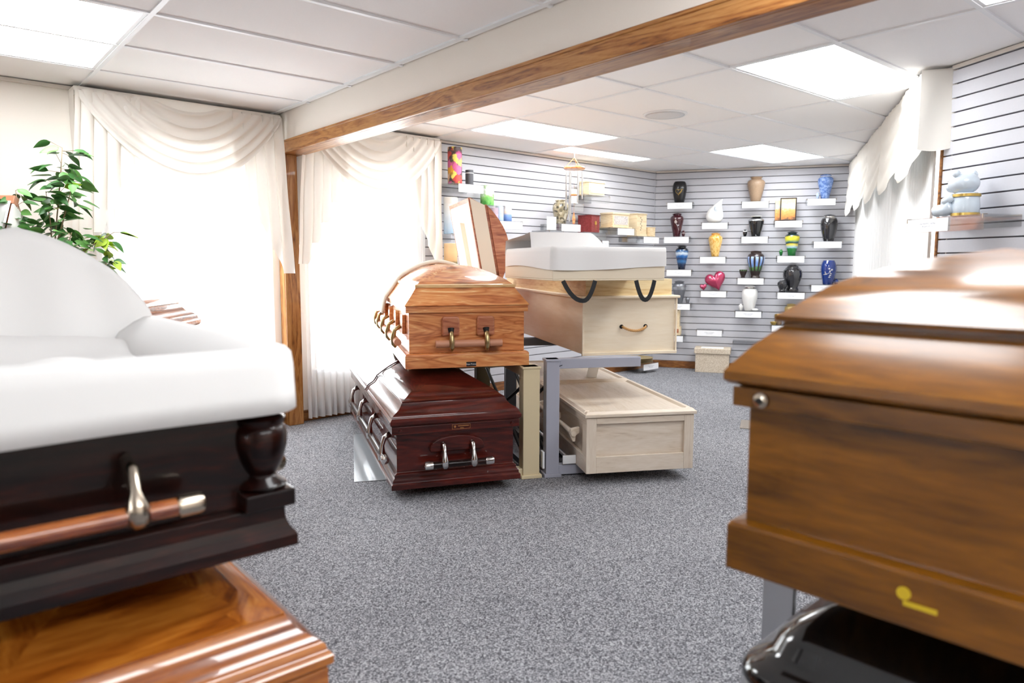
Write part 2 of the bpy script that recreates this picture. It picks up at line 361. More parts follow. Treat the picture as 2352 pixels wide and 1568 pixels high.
# ------------------------------------------------------------------ mesh helpers
class MB:
    def __init__(s): s.v = []; s.f = []
    def add(s, vs, fs):
        o = len(s.v); s.v += [tuple(p) for p in vs]; s.f += [tuple(i+o for i in f) for f in fs]; return s
    def box(s, x0, x1, y0, y1, z0, z1):
        return s.add([(x0, y0, z0), (x1, y0, z0), (x1, y1, z0), (x0, y1, z0), (x0, y0, z1), (x1, y0, z1), (x1, y1, z1), (x0, y1, z1)],
                     [(3, 2, 1, 0), (4, 5, 6, 7), (0, 1, 5, 4), (1, 2, 6, 5), (2, 3, 7, 6), (3, 0, 4, 7)])
    def loft(s, rings, cap0=True, cap1=True, closed=True):
        n = len(rings[0]); vs = [p for r in rings for p in r]; fs = []
        for k in range(len(rings)-1):
            for i in range(n if closed else n-1):
                j = (i+1) % n; fs.append((k*n+i, k*n+j, (k+1)*n+j, (k+1)*n+i))
        if cap0: fs.append(tuple(range(n-1, -1, -1)))
        if cap1: fs.append(tuple((len(rings)-1)*n+i for i in range(n)))
        return s.add(vs, fs)
    def lathe(s, prof, n=28, c=(0, 0, 0), sx=1., sy=1.):
        rings = []
        for r, z in prof:
            rings.append([(c[0]+r*sx*math.cos(2*PI*i/n), c[1]+r*sy*math.sin(2*PI*i/n), c[2]+z) for i in range(n)])
        return s.loft(rings)
    def tube(s, path, r, n=10, caps=True):
        P = [Vector(p) for p in path]; rings = []; up = Vector((0, 0, 1)); a = None
        for i, p in enumerate(P):
            d = (P[min(i+1, len(P)-1)]-P[max(i-1, 0)]).normalized()
            if a is None:
                a = d.cross(up if abs(d.z) < .9 else Vector((1, 0, 0))).normalized()
            else:
                a = (a - d*a.dot(d)).normalized()
            b = d.cross(a)
            rr = r[i] if isinstance(r, (list, tuple)) else r
            rings.append([tuple(p+a*rr*math.cos(2*PI*k/n)+b*rr*math.sin(2*PI*k/n)) for k in range(n)])
        return s.loft(rings, caps, caps)
    def grid(s, fn, nu, nv):
        vs = [fn(i/nu, j/nv) for j in range(nv+1) for i in range(nu+1)]
        fs = [(j*(nu+1)+i, j*(nu+1)+i+1, (j+1)*(nu+1)+i+1, (j+1)*(nu+1)+i) for j in range(nv) for i in range(nu)]
        return s.add(vs, fs)
    def prism(s, poly, y0, y1):
        """poly in (x,z) extruded along y"""
        n = len(poly)
        vs = [(x, y0, z) for x, z in poly]+[(x, y1, z) for x, z in poly]
        fs = [tuple(range(n)), tuple(range(2*n-1, n-1, -1))]+[(i, n+i, n+(i+1) % n, (i+1) % n) for i in range(n)]
        return s.add(vs, fs)
    def sphere(s, c, rx, ry=None, rz=None, nu=20, nv=12):
        ry = ry or rx; rz = rz or rx
        return s.loft([[(c[0]+rx*math.sin(PI*(j+.02)/(nv+.04))*math.cos(2*PI*i/nu), c[1]+ry*math.sin(PI*(j+.02)/(nv+.04))*math.sin(2*PI*i/nu), c[2]-rz*math.cos(PI*(j+.02)/(nv+.04))) for i in range(nu)] for j in range(nv+1)])
    def xf(s, fn): s.v = [tuple(fn(*p)) for p in s.v]; return s
    def build(s, name, mat, parent=None, smooth=False, bevel=0., solid=0., loc=None, angle=40, mesh_only=False):
        me = bpy.data.meshes.new(name); me.from_pydata(s.v, [], s.f); me.validate(); me.update()
        me.materials.append(M[mat] if isinstance(mat, str) else mat)
        o = bpy.data.objects.new(name, me); COL.objects.link(o)
        if parent is not None: o.parent = parent
        if loc is not None: o.location = loc
        if smooth:
            me.polygons.foreach_set('use_smooth', [True]*len(me.polygons))
            if smooth == 'auto':
                try: me.set_sharp_from_angle(angle=math.radians(angle))
                except Exception: pass
        if solid:
            md = o.modifiers.new('solid', 'SOLIDIFY'); md.thickness = solid; md.offset = 0
        if bevel:
            md = o.modifiers.new('bevel', 'BEVEL'); md.width = bevel; md.segments = 2; md.limit_method = 'ANGLE'; md.angle_limit = math.radians(50)
            md.harden_normals = False
        return o
def tag(o, label=None, cat=None, group=None, kind=None):
    if label: o['label'] = label
    if cat: o['category'] = cat
    if group: o['group'] = group
    if kind: o['kind'] = kind
    return o
def empty(name, loc=(0, 0, 0), rz=0, label=None, cat=None, group=None, kind=None):
    o = bpy.data.objects.new(name, None); o.empty_display_size = .1; COL.objects.link(o)
    o.location = loc; o.rotation_euler = (0, 0, rz); tag(o, label, cat, group, kind); return o
def rect(x0, x1, y0, y1, z): return [(x0, y0, z), (x1, y0, z), (x1, y1, z), (x0, y1, z)]
rnd = random.Random(7)

# ------------------------------------------------------------------ room frames
P0 = Vector((-3, 5.093, 0)); P1 = Vector((6.79, 5.426, 0)); P2 = Vector((7.95, 3.52, 0)); P3 = Vector((4.44, 1.50, 0))
_a = math.radians(241.3); P4 = P3+4.0*Vector((math.cos(_a), math.sin(_a), 0)); P5 = Vector((-3, P4.y, 0))
class Frame:
    def __init__(s, A, B):
        s.A = A; d = (B-A); s.L = d.length; d.normalize(); s.d = d; s.n = Vector((d.y, -d.x, 0)); s.rz = math.atan2(d.y, d.x)
    def p(s, t, off=0., z=0.):
        q = s.A+s.d*t+s.n*off; return (q.x, q.y, z)
FL = Frame(P0, P1); FB = Frame(P1, P2); FD = Frame(P2, P3); FR = Frame(P3, P4); FN = Frame(P4, P5); FW = Frame(P5, P0)

# ------------------------------------------------------------------ floor
mb = MB(); poly = [P0, P1, P2, P3, P4, P5]
mb.add([(p.x, p.y, 0) for p in poly]+[(p.x, p.y, -.1) for p in poly],
       [(5, 4, 3, 2, 1, 0), (6, 7, 8, 9, 10, 11)]+[(i, (i+1) % 6, 6+(i+1) % 6, 6+i) for i in range(6)])
tag(mb.build('floor', 'carpet'), kind='structure')

# ------------------------------------------------------------------ walls
def wall_obj(name, F, mat='wall', boxes=None):
    mb = MB()
    for b in (boxes or [(-.15, F.L+.15, 0, CE+.1)]):
        mb.box(b[0], b[1], 0, .16, b[2], b[3])
    o = mb.build(name, mat); o.location = F.A; o.rotation_euler[2] = F.rz
    return tag(o, kind='structure')
W1 = (4.10, 5.03, .40, 2.08); W2 = (5.42, 6.26, .40, 2.08)
wall_left = wall_obj('wall_left', FL, 'wall', [(-.15, W1[0], 0, CE+.1), (W1[1], W2[0], 0, CE+.1), (W2[1], FL.L+.1, 0, CE+.1),
            (W1[0], W1[1], 0, W1[2]), (W1[0], W1[1], W1[3], CE+.1), (W2[0], W2[1], 0, W2[2]), (W2[0], W2[1], W2[3], CE+.1)])
wall_back = wall_obj('wall_back', FB)
W3 = (.35, 3.75, .45, 2.1)
wall_drape = wall_obj('wall_alcove', FD, boxes=[(-.15, W3[0], 0, CE+.1), (W3[1], FD.L+.02, 0, CE+.1), (W3[0], W3[1], 0, W3[2]), (W3[0], W3[1], W3[3], CE+.1)])
wall_right = wall_obj('wall_right', FR, boxes=[(-.03, FR.L+.15, 0, CE+.1)])
W_ADDED = (2.6, 3.9, .7, 2.1)  # unseen window opening, added to throw daylight onto the beam and fronts
wall_obj('wall_front', FN); wall_obj('wall_side', FW, boxes=[(-.15, W_ADDED[0], 0, CE+.1), (W_ADDED[1], FW.L+.15, 0, CE+.1), (W_ADDED[0], W_ADDED[1], 0, W_ADDED[2]), (W_ADDED[0], W_ADDED[1], W_ADDED[3], CE+.1)])

PITCH = .0762
def slats(wall, F, s0, s1, first=.085):
    MB().box(s0, s1, -.006, .004, .07, CE-.002).build('slat_backing', 'groove', wall)
    base = MB().box(s0, s1, -.021, -.006, .0, .0685).build('slat', 'slat', wall, bevel=.0015)
    me = base.data; base.location.z = first
    z = first+PITCH
    while z < CE-.02:
        if z+.0685 > CE-.004:
            MB().box(s0, s1, -.021, -.006, 0, CE-.004-z).build('slat', 'slat', wall).location.z = z; break
        c = base.copy(); COL.objects.link(c); c.parent = wall; c.location.z = z; z += PITCH
slats(wall_left, FL, 6.42, FL.L-.02)
slats(wall_back, FB, .0, FB.L-.0)
slats(wall_right, FR, -.03, FR.L)

# skirting boards and ceiling angles
def strip(name, F, s0, s1, z0, z1, y0, y1, mat, kind='structure'):
    o = MB().box(s0, s1, y0, y1, z0, z1).build(name, mat, bevel=.003); o.location = F.A; o.rotation_euler[2] = F.rz
    return tag(o, kind=kind)
strip('baseboard_left', FL, 0, FL.L-.02, 0, .082, -.032, 0, 'baseboard')
strip('baseboard_back', FB, .02, FB.L, 0, .082, -.032, 0, 'baseboard')
strip('baseboard_right', FR, 0, FR.L, 0, .082, -.032, 0, 'baseboard')
M['angle'] = plain('ceiling_angle', '#d5cdc4', .5)
for i, F in enumerate((FL, FB, FR)):
    strip('trim_%d' % (i+3), F, 0, F.L, CE-.022, CE-.0005, -.026, -.0215 if i else -.0005, 'angle')

# windows
def window(n, Wd, F=FL):
    s0, s1, z0, z1 = Wd
    e = empty('window_%d' % n, F.p(0), F.rz, kind='structure')
    fr = MB()
    for a in ((s0, s0+.05, z0, z1), (s1-.05, s1, z0, z1), (s0+.05, s1-.05, z0, z0+.05), (s0+.05, s1-.05, z1-.05, z1)):
        fr.box(a[0], a[1], .05, .11, a[2], a[3])
    fr.build('window_frame', 'frame', e, bevel=.004)
    zm = (z0+z1)/2
    MB().box(s0+.05, s1-.05, .06, .10, zm-.02, zm+.02).build('meeting_rail', 'frame', e, bevel=.003)
    for a, b in ((z0+.05, zm-.02), (zm+.02, z1-.05)):
        MB().box(s0+.05, s1-.05, .078, .082, a, b).build('pane', 'glass', e)
    MB().box(s0-.03, s1+.03, -.03, .06, z0-.03, z0-.001).build('window_sill', 'frame', e, bevel=.004)
    return e
window(1, W1); window(2, W2); window(3, W3, FD); window(4, W_ADDED, FW)  # the side-wall window is an added daylight source
# daylight portals in the two openings (guide sky sampling only)
for Wd, F in ((W1, FL), (W2, FL), (W3, FD), (W_ADDED, FW)):
    ld = bpy.data.lights.new('daylight_portal', 'AREA'); ld.shape = 'RECTANGLE'; ld.size = Wd[1]-Wd[0]; ld.size_y = Wd[3]-Wd[2]
    ld.cycles.is_portal = True
    o = bpy.data.objects.new('daylight_portal', ld); COL.objects.link(o)
    o.location = F.p((Wd[0]+Wd[1])/2, -.14, (Wd[2]+Wd[3])/2)
    o.rotation_euler = Vector((F.n.x, F.n.y, 0)).to_track_quat('-Z', 'Y').to_euler()

# ------------------------------------------------------------------ ceiling
mb = MB(); mb.add([(p.x*1.02, p.y*1.02, CE+.03) for p in poly]+[(p.x*1.02, p.y*1.02, CE+.12) for p in poly],
       [(0, 1, 2, 3, 4, 5), (11, 10, 9, 8, 7, 6)]+[(i, (i+1) % 6, 6+(i+1) % 6, 6+i) for i in range(6)])
ceiling = tag(mb.build('ceiling', 'slab'), kind='structure')
BX0, BX1 = 2.14, 2.29
XL = [.875+1.2192*k for k in range(-4, 2)]      # grid lines left of the beam
YL = [2.88+.597*k for k in range(-9, 4)]
XR = [2.316+1.2192*k for k in range(0, 6)]
YR = [2.336+.6096*k for k in range(-8, 6)]
def inside(x, y):
    pts = poly; r = False; j = len(pts)-1
    for i in range(len(pts)):
        a, b = pts[i], pts[j]
        if (a.y > y) != (b.y > y) and x < (b.x-a.x)*(y-a.y)/(b.y-a.y)+a.x: r = not r
        j = i
    return r
LIGHTS = [  # (x0,x1,y0,y1)
    (3.535, 4.754, 1.727, 2.336), (3.535, 4.754, 4.165, 4.774), (4.754, 5.973, 4.79, 5.09), (5.973, 7.192, 3.555, 4.165), (2.926, 3.535, .507, 1.117),
    (.256, .875, 3.477, 4.671), (.875, 2.094, .492, 1.089), (-.344, .875, -1.299, -.702), (.875, 2.094, -1.299, -.702)]  # last panel is added fill for surfaces facing the near end
def in_light(x, y): return any(a < x < b and c < y < d for a, b, c, d in LIGHTS)
tile_cache = {}
def tile(x0, x1, y0, y1):
    g = .0015
    k = (round(x1-x0, 3), round(y1-y0, 3))
    if k not in tile_cache:
        o = MB().box(g, k[0]-g, g, k[1]-g, .004, .022).build('ceiling_tile', 'tile', ceiling); tile_cache[k] = o.data
    else:
        o = bpy.data.objects.new('ceiling_tile', tile_cache[k]); COL.objects.link(o); o.parent = ceiling
    o.location = (x0, y0, CE+rnd.uniform(-.001, .0015)); o.rotation_euler = (rnd.uniform(-.002, .002), rnd.uniform(-.001, .001), 0)
def zone(X, Y, xmin, xmax, ymax):
    xs = sorted(set([x for x in X if xmin < x < xmax]+[xmin, xmax])); ys = sorted(Y+[ymax])
    for i in range(len(xs)-1):
        if xs[i+1]-xs[i] < .02: continue
        for j in range(len(ys)-1):
            x0, x1, y0, y1 = xs[i], xs[i+1], ys[j], ys[j+1]
            if y1-y0 < .02: continue
            if not any(inside(a, b) for a in (x0+.05, (x0+x1)/2, x1-.05) for b in (y0+.03, (y0+y1)/2, y1-.03)): continue
            part = [l for l in LIGHTS if l[0] < x1-.02 and l[1] > x0+.02 and l[2] < y1-.02 and l[3] > y0+.02]
            if part:
                l = part[0]
                if l[0]-x0 > .03: tile(x0, l[0], y0, y1)
                elif x1-l[1] > .03: tile(l[1], x1, y0, y1)
                elif y1-l[3] > .03: tile(x0, x1, l[3], y1)
                continue
            tile(x0, x1, y0, y1)
zone(XL, YL, -3.0, BX0, 5.27)
zone(XR, YR, BX1+.001, 8.0, 5.45)
def bar(x0, x1, y0, y1): MB().box(x0, x1, y0, y1, CE-.004, CE+.012).build('grid_bar', 'tbar', ceiling)
h = .0115
def clip_run(fixed, lo, hi, axis):
    """longest stretch inside the room"""
    pts = [lo+(hi-lo)*k/200 for k in range(201)]
    ins = [p for p in pts if (inside(fixed, p) if axis == 'y' else inside(p, fixed))]
    return (min(ins)-.03, max(ins)+.03) if ins else None
for x in XL:
    r = clip_run(x, -2, 5.4, 'y')
    if r and x < BX0: bar(x-h, x+h, *r)
for x in XR:
    r = clip_run(x, -2, 5.5, 'y')
    if r: bar(x-h, x+h, *r)
bar(.256-h, .256+h, 3.477, 4.671)
for y in YL:
    r = clip_run(y, -3, BX0, 'x')
    if r: MB().box(r[0], BX0, y-h, y+h, CE-.0035, CE+.012).build('grid_bar', 'tbar', ceiling)
for y in YR:
    r = clip_run(y, BX1, 8, 'x')
    if r: MB().box(BX1, r[1], y-h, y+h, CE-.0035, CE+.012).build('grid_bar', 'tbar', ceiling)

LIGHT_LABELS = ['square ceiling light panel nearest the scalloped valance', 'long ceiling light panel above the open cedar casket lid', 'narrow ceiling light strip above the wind chime along the slatted wall',
    'ceiling light panel above the urn wall', 'ceiling light panel cut off by the top edge above the slatted wall with the bear',
    'large ceiling light panel beside the swagged window on the cream wall', 'ceiling light panel straight above the oak casket', 'ceiling light panel at the near end of the room, farther from the beam', 'added fill light panel in the ceiling at the near end of the room, next to the beam']
for (x0, x1, y0, y1), lb in zip(LIGHTS, LIGHT_LABELS):
    e = empty('ceiling_light', ((x0+x1)/2, (y0+y1)/2, CE), 0, lb, 'ceiling light', 'fluorescent ceiling panels')
    a, b = (x1-x0)/2-h, (y1-y0)/2-h; q = .018
    fr = MB(); fr.box(-a, a, -b, -b+q, .0, .02); fr.box(-a, a, b-q, b, .0, .02); fr.box(-a, -a+q, -b+q, b-q, .0, .02); fr.box(a-q, a, -b+q, b-q, .0, .02)
    fr.build('frame', 'tbar', e)
    MB().box(-a+q, a-q, -b+q, b-q, .004, .009).build('diffuser', 'diffuser', e)

# ceiling speaker
e = empty('ceiling_speaker', (4.27, 3.34, CE), 0, 'round white ceiling speaker set in a ceiling tile', 'speaker')
MB().lathe([(.158, .004), (.16, -.004), (.15, -.008), (.142, -.006)], 40).build('rim', 'tbar', e, smooth='auto')
MB().lathe([(.142, -.0065), (.10, -.0085), (.001, -.009)], 40).build('grille', 'speaker', e, smooth=True)
MB().box(3.0, 3.045, 2.02, 2.032, CE-.003, CE+.004).build('tile_stain', 'gold_ink', ceiling)

# ------------------------------------------------------------------ beam and post
tr = empty('trim_1', (0, 0, 0), kind='structure')
MB().box(BX0+.004, BX1-.004, P4.y, 5.27, 2.118, CE+.02).build('plaster_face', 'wall', tr)
MB().box(BX0-.006, BX0+.018, P4.y, 5.262, 2.034, 2.122).build('side_board', 'trimwood', tr, bevel=.004)
MB().box(BX1-.018, BX1+.006, P4.y, 5.262, 2.034, 2.122).build('side_board', 'trimwood', tr, bevel=.004)
MB().box(BX0+.018, BX1-.018, P4.y, 5.262, 2.034, 2.05).build('soffit_board', 'trimwood', tr)
MB().box(BX0-.012, BX0-.002, P4.y, 5.262, 2.108, 2.124).build('cap_bead', 'trimwood', tr, bevel=.003)
po = empty('trim_2', (0, 0, 0), kind='structure')
MB().box(2.136, 2.25, 5.155, 5.175, 0, 2.034).build('front_board', 'postwood', po, bevel=.004)
MB().box(2.136, 2.15, 5.175, 5.262, 0, 2.034).build('side_board', 'postwood', po)
MB().box(2.228, 2.248, 5.175, 5.262, 0, 2.034).build('side_board', 'postwood', po)

# ------------------------------------------------------------------ window drapery
def swag_set(name, label, s0, s1, left_len, right_len, zt=2.30, drop=.49, seed=1, lean_r=.07):
    """swag between two cascading tails under a covered board; local frame of the window wall (front is -y)"""
    r = random.Random(seed)
    e = empty(name, FL.p(0), FL.rz, label, 'curtain', 'swagged window valances')
    yb = -.155
    MB().box(s0, s1, yb, -.004, zt-.03, zt).build('valance_board', 'drape', e, bevel=.008)
    mid, half = (s0+s1)/2, (s1-s0)/2
    # backing of the swag
    nf = 6.0
    def fn(u, v):
        # v: fold index top->bottom ; u: left->right
        st = .36*(1-v)**1.3                       # where the fold leaves the board
        x = s0+(s1-s0)*(st+(1-2*st)*u) if v < 1 else s0+(s1-s0)*u
        c = math.sin(PI*u)**.82 if 0 < u < 1 else 0.
        dz = (.035+(drop-.035)*v**.9)*c
        ph = v*nf*2*PI
        amp = .030*(.25+.75*c)
        y = yb-.012-amp*(.5+.5*math.sin(ph))-.03*c*v
        z = zt-.028-dz-.010*math.sin(ph+1.0)*c
        return (x, y, z)
    MB().grid(fn, 44, 84).build('swag', 'drape', e, smooth=True)
    MB().grid(lambda u, v: (s0+.04+(s1-s0-.08)*u, yb-.006, zt-.02-(.10+.16*math.sin(PI*u))*v), 20, 4).build('swag_top', 'drape', e, smooth=True)
    def tail(xo, xi, lo, li, nm, ln_=.07):
        # cascade: pleated, long on the outside (xo), short inside (xi)
        n = 5
        def f(u, v):
            ph = u*n
            k = ph-math.floor(ph) if u < 1 else 1.
            x = xo+(xi-xo)*u+ .012*math.sin(2*PI*ph)
            y = yb+.008-.028*(.5+.5*math.cos(2*PI*ph)) - .006*math.sin(9*v+u*7)
            step = (math.floor(min(ph, n-.001))+min(1., k*1.6))/n; step = max(0., (step-.2)/.8)
            ln = lo+(li-lo)*step
            lean = (xo-xi)/abs(xo-xi)*ln_*v*(1-u)
            return (x+lean, y, zt-.02-ln*v)
        MB().grid(f, 60, 14).build(nm, 'drape', e, smooth=True)
    w_ = .36
    tail(s0+.005, s0+w_, left_len, .42, 'jabot'); tail(s1-.005, s1-w_, right_len, .40, 'jabot', lean_r)
    # return sides of the board
    for x in (s0+.003, s1-.003):
        MB().grid(lambda u, v: (x+.004*math.sin(v*6+x), yb+.01+(-.02-yb)*u, zt-.02-(left_len*.86)*v), 3, 8).build('return_panel', 'drape', e, smooth=True)
    return e
swag_set('swag_valance', 'ivory swag with cascading tails over the window beside the ficus', 3.815, 5.118, 1.0, 1.12, seed=1)
swag_set('swag_valance', 'ivory swag with cascading tails over the window between oak post and slatted wall', 5.275, 6.545, 1.05, 1.06, seed=4, lean_r=.0)
def sheer(name, label, s0, s1, off, zt, zb, pleats, mat='sheer', F=FL, amp=.022, cat='curtain', group='sheer window curtains', hem=True, nv=10):
    e = empty(name, F.p(0), F.rz, label, cat, group)
    n = pleats
    def f(u, v):
        a = 2*PI*n*u
        return (s0+(s1-s0)*u+.004*math.sin(a*.37+v), -off-amp*math.sin(a)*(.75+.25*v)-.004*math.sin(a*2.3+4*v), zt-(zt-zb)*v)
    MB().grid(f, n*10, nv).build('cloth', mat, e, smooth=True)
    if hem:
        def g(u, v):
            p = f(u, 1-.075*(1-v)); return (p[0], p[1]-.003, p[2])
        MB().grid(g, n*10, 2).build('hem', mat, e, smooth=True)
    return e
sheer('sheer_curtain', 'white sheer curtain hanging behind the swag beside the ficus', 3.90, 5.05, .085, 2.27, .03, 22)
sheer('sheer_curtain', 'white sheer curtain at the added daylight window opposite the beam', 2.4, 4.1, .06, 2.25, .03, 26, F=FW)
sheer('sheer_curtain', 'floor-length white sheer curtain to the right of the oak post', 5.30, 6.42, .085, 2.27, .03, 20)

# alcove window: balloon valance and pleated sheers along the angled wall
def balloon():
    e = empty('balloon_valance', FD.p(0), FD.rz, 'ivory balloon valance with gathered scallops on the angled wall', 'curtain')
    s0, s1 = -.05, 4.06; n = 5; zt = CE-.012; off = .15
    def f(u, v):
        k = u*n; fr = k-math.floor(k); c = math.sin(PI*fr)
        zb = .38+.19*c**.6
        ruch = math.sin((v*1.15-.3*c*v)*26)
        y = -off-.045*c*(.25+.75*v)-.010*ruch*(.3+.7*v)+.02*(1-c)**4*v-.006*math.sin(fr*PI*12)*(1-v)
        z = zt-zb*v-.006*ruch*c*v
        return (s0+(s1-s0)*u, y, z)
    MB().grid(f, n*16, 60).build('scallops', 'ivory', e, smooth=True)
    def fe(u, v): return (s1+.008+.006*math.sin(u*5+v*3), -off-.02+(off+.018)*u, zt-.43*v-.012*math.sin(u*PI))
    MB().grid(fe, 6, 10).build('end_panel', 'ivory', e, smooth=True)
    MB().box(s0, s1, -off, -.01, zt-.02, zt).build('valance_board', 'ivory', e)
balloon()
sheer('pleated_sheer', 'pleated white sheer hanging below the balloon valance', .12, 3.99, .07, 2.25, .03, 70, 'pleats', FD, .013, group=None)
strip('trim_8', FR, -.045, -.03, 0, CE-.03, -.03, 0, 'baseboard')

# ------------------------------------------------------------------ caskets
def box_ring(W, L, i, z, k0=1., k1=1., v0=0.):
    """rectangle of the casket plan, inset by i (x = across, y = along)"""
    return rect(-W/2+i, W/2-i, v0+i*k0, L-i*k1, z)
def plan_loft(prof, W, L, k0=1., k1=1., v0=0., cap0=True, cap1=True):
    return MB().loft([box_ring(W, L, i, z, k0, k1, v0) for i, z in prof], cap0, cap1)
def arc_crown(i0, z0, i1, z1, n=7, bulge=1.0):
    """profile points of a rounded crown from (i0,z0) to (i1,z1)"""
    return [(i0+(i1-i0)*(1-math.cos(PI/2*k/n))*1.0 if False else i0+(i1-i0)*k/n, z0+(z1-z0)*math.sin(PI/2*(k/n)**.9)) for k in range(n+1)]
def hinge(W, zr, th):
    c, s_ = math.cos(th), math.sin(th); xh = W/2
    def f(x, y, z):
        dx, dz = x-xh, z-zr
        return (xh+dx*c+dz*s_, y, zr-dx*s_+dz*c)
    return f
def end_bar(root, metal, bar_mat, z=.14, y=-.055, half=.185, arm=.085, y_face=.03, capped=True, top=.235, r=.017, shift=0.):
    """swing bar handle on the near end"""
    made = []
    made.append(MB().tube([(-half, y, z), (half, y, z)], r, 16).build('handle_bar', bar_mat, root, smooth='auto'))
    if capped:
        for s in (-1, 1):
            made.append(MB().tube([(s*(half-.045), y, z), (s*(half-.042), y, z), (s*(half-.008), y, z), (s*half, y, z), (s*(half+.006), y, z)], [.018, .0215, .0215, .019, .008], 16).build('bar_cap', metal, root, smooth='auto'))
    for s in (-1, 1):
        x = s*arm
        m = MB()
        m.tube([(x, y_face-.004, top), (x, y+.018, top-.012), (x, y+.004, top-.045), (x, y-.006, z+.02), (x, y-.010, z-.012)], [.011, .013, .010, .019, .020], 12)
        m.tube([(x, y, z+.016), (x, y-.001, z), (x, y, z-.02)], [.022, .025, .018], 12)
        made.append(m.build('handle_arm', metal, root, smooth=True))
    for c in made: c.location.x = shift
def side_bars(root, metal, bar_mat, W, L, z=.14, x_out=.042, n=4, y0=.16, y1=None, r=.017, sides=(-1,), top=.25, arms=None):
    y1 = y1 or L-.16
    for s in sides:
        xb = s*(W/2-.03+x_out)
        MB().tube([(xb, y0, z), (xb, y1, z)], r, 14).build('side_handle_bar', bar_mat, root, smooth='auto')
        for k in range(n):
            y = y0+.07+(y1-y0-.14)*k/(n-1)
            MB().tube([(s*(W/2-.035), y, top), (xb-s*.012, y, top-.02), (xb, y, top-.06), (xb+s*.006, y, z+.015), (xb+s*.004, y, z-.02)], [.018, .014, .012, .021, .02], 10).build('side_handle_arm', metal, root, smooth=True)
        for y in (y0, y1):
            MB().tube([(xb, y-.03, z), (xb, y-.027, z), (xb, y+.027, z), (xb, y+.03, z)], [.012, .021, .021, .012], 14).build('bar_cap', metal, root, smooth='auto')
def fabric_rim(W, L, z, v0, v1, inset=.03, top=.09, out=.02, low=-.02, near=True, wav=.006, seed=0):
    """puffed cloth folded over the rim (near end and both long sides)"""
    r = random.Random(seed)
    prof = [(.13, z-.02), (.10, z+.03), (.06, z+top*.8), (.03, z+top), (0, z+top), (-out*.7, z+top*.86), (-out, z+top*.5), (-out*1.15, z+low*.3), (-out*1.3, z+low)]
    rings = []
    # path around: left side (v1 -> v0), near end, right side (v0 -> v1)
    N = 14; pts = []
    for k in range(N): pts.append(('l', v1-(v1-v0)*k/N))
    cr = .05
    for k in range(5): pts.append(('cl', k/4))
    for k in range(1, 14): pts.append(('n', k/14))
    for k in range(5): pts.append(('cr', k/4))
    for k in range(1, N+1): pts.append(('r', v0+(v1-v0)*k/N))
    for t, q in pts:
        ring = []
        for j, (i, zz) in enumerate(prof):
            wv = wav*math.sin(7*q+j+seed)*(1 if j > 5 else .4)
            if t == 'l': p = (-W/2+i, max(q, v0+cr), zz)
            elif t == 'r': p = (W/2-i, max(q, v0+cr), zz)
            elif t == 'n': p = (-W/2+cr+(W-2*cr)*q, v0+i, zz)
            else:
                a = q*PI/2; rad = max(cr-i, .003)
                cx = (-W/2+cr if t == 'cl' else W/2-cr); cy = v0+cr
                if i > cr: # inside the corner: pinch
                    cx2 = -W/2+i if t == 'cl' else W/2-i; p = (cx2, v0+i, zz)
                elif t == 'cl': p = (cx-rad*math.cos(a), cy-rad*math.sin(a), zz)
                else: p = (cx+rad*math.sin(a), cy-rad*math.cos(a), zz)
            ring.append((p[0], p[1], p[2]+(wv if j >= 7 else wv*.4)))
        rings.append(ring)
    m = MB(); n = len(prof)
    m.add([p for r_ in rings for p in r_], [(a*n+b, a*n+b+1, (a+1)*n+b+1, (a+1)*n+b) for a in range(len(rings)-1) for b in range(n-1)])
    return m

def casket(label, corner, side, ang, W, L, mats, base, lid, z_rim=.345, apex=.60, half=None, open_angle=None, name='casket', group=None, body_in=.025, body_z=(.085, .31), rim=(.31, .345), rim_in=.006):
    """corner: world position of the near base corner on `side` (-1 left, +1 right) looking along the casket"""
    l = Vector((math.cos(math.radians(ang)), math.sin(math.radians(ang)), 0)); e_ = Vector((l.y, -l.x, 0))
    o = Vector(corner)-e_*(side*W/2)
    root = empty(name, o, math.radians(ang-90), label, 'casket', group)
    plan_loft(base, W, L).build('base_moulding', mats['base'], root, bevel=.003)
    b = body_in
    m = MB(); x0, x1, y0, y1 = -W/2+b, W/2-b, b, L-b; t = .018
    if half is None or not open_angle:
        m.box(x0, x1, y0, y1, body_z[0], body_z[1])
    else:
        m.box(x0, x1, y0, y0+t, *body_z); m.box(x0, x1, y1-t, y1, *body_z); m.box(x0, x0+t, y0+t, y1-t, *body_z); m.box(x1-t, x1, y0+t, y1-t, *body_z)
    m.build('body', mats['body'], root, bevel=.002)
    r_ = rim_in; m = MB(); q = .05
    m.box(-W/2+r_, W/2-r_, r_, r_+q, *rim); m.box(-W/2+r_, W/2-r_, L-r_-q, L-r_, *rim)
    m.box(-W/2+r_, -W/2+r_+q, r_+q, L-r_-q, *rim); m.box(W/2-r_-q, W/2-r_, r_+q, L-r_-q, *rim)
    m.build('rim', mats['rim'], root, bevel=.003)
    return root

LID_STD = [(.0, .348), (-.004, .352), (-.004, .372), (.004, .38), (.02, .398), (.045, .418), (.07, .440)]
BASE_PLAIN = [(.0, 0), (.0, .07), (.004, .078), (.012, .083), (.03, .084)]
BASE_STEP = [(.0, 0), (.0, .026), (.006, .032), (.008, .036), (.008, .048), (.014, .056), (.02, .062), (.02, .076), (.03, .084), (.034, .09)]
BASE_OGEE = [(.0, 0), (.0, .024), (.004, .03), (.012, .042), (.018, .058), (.019, .075), (.019, .088), (.03, .09)]

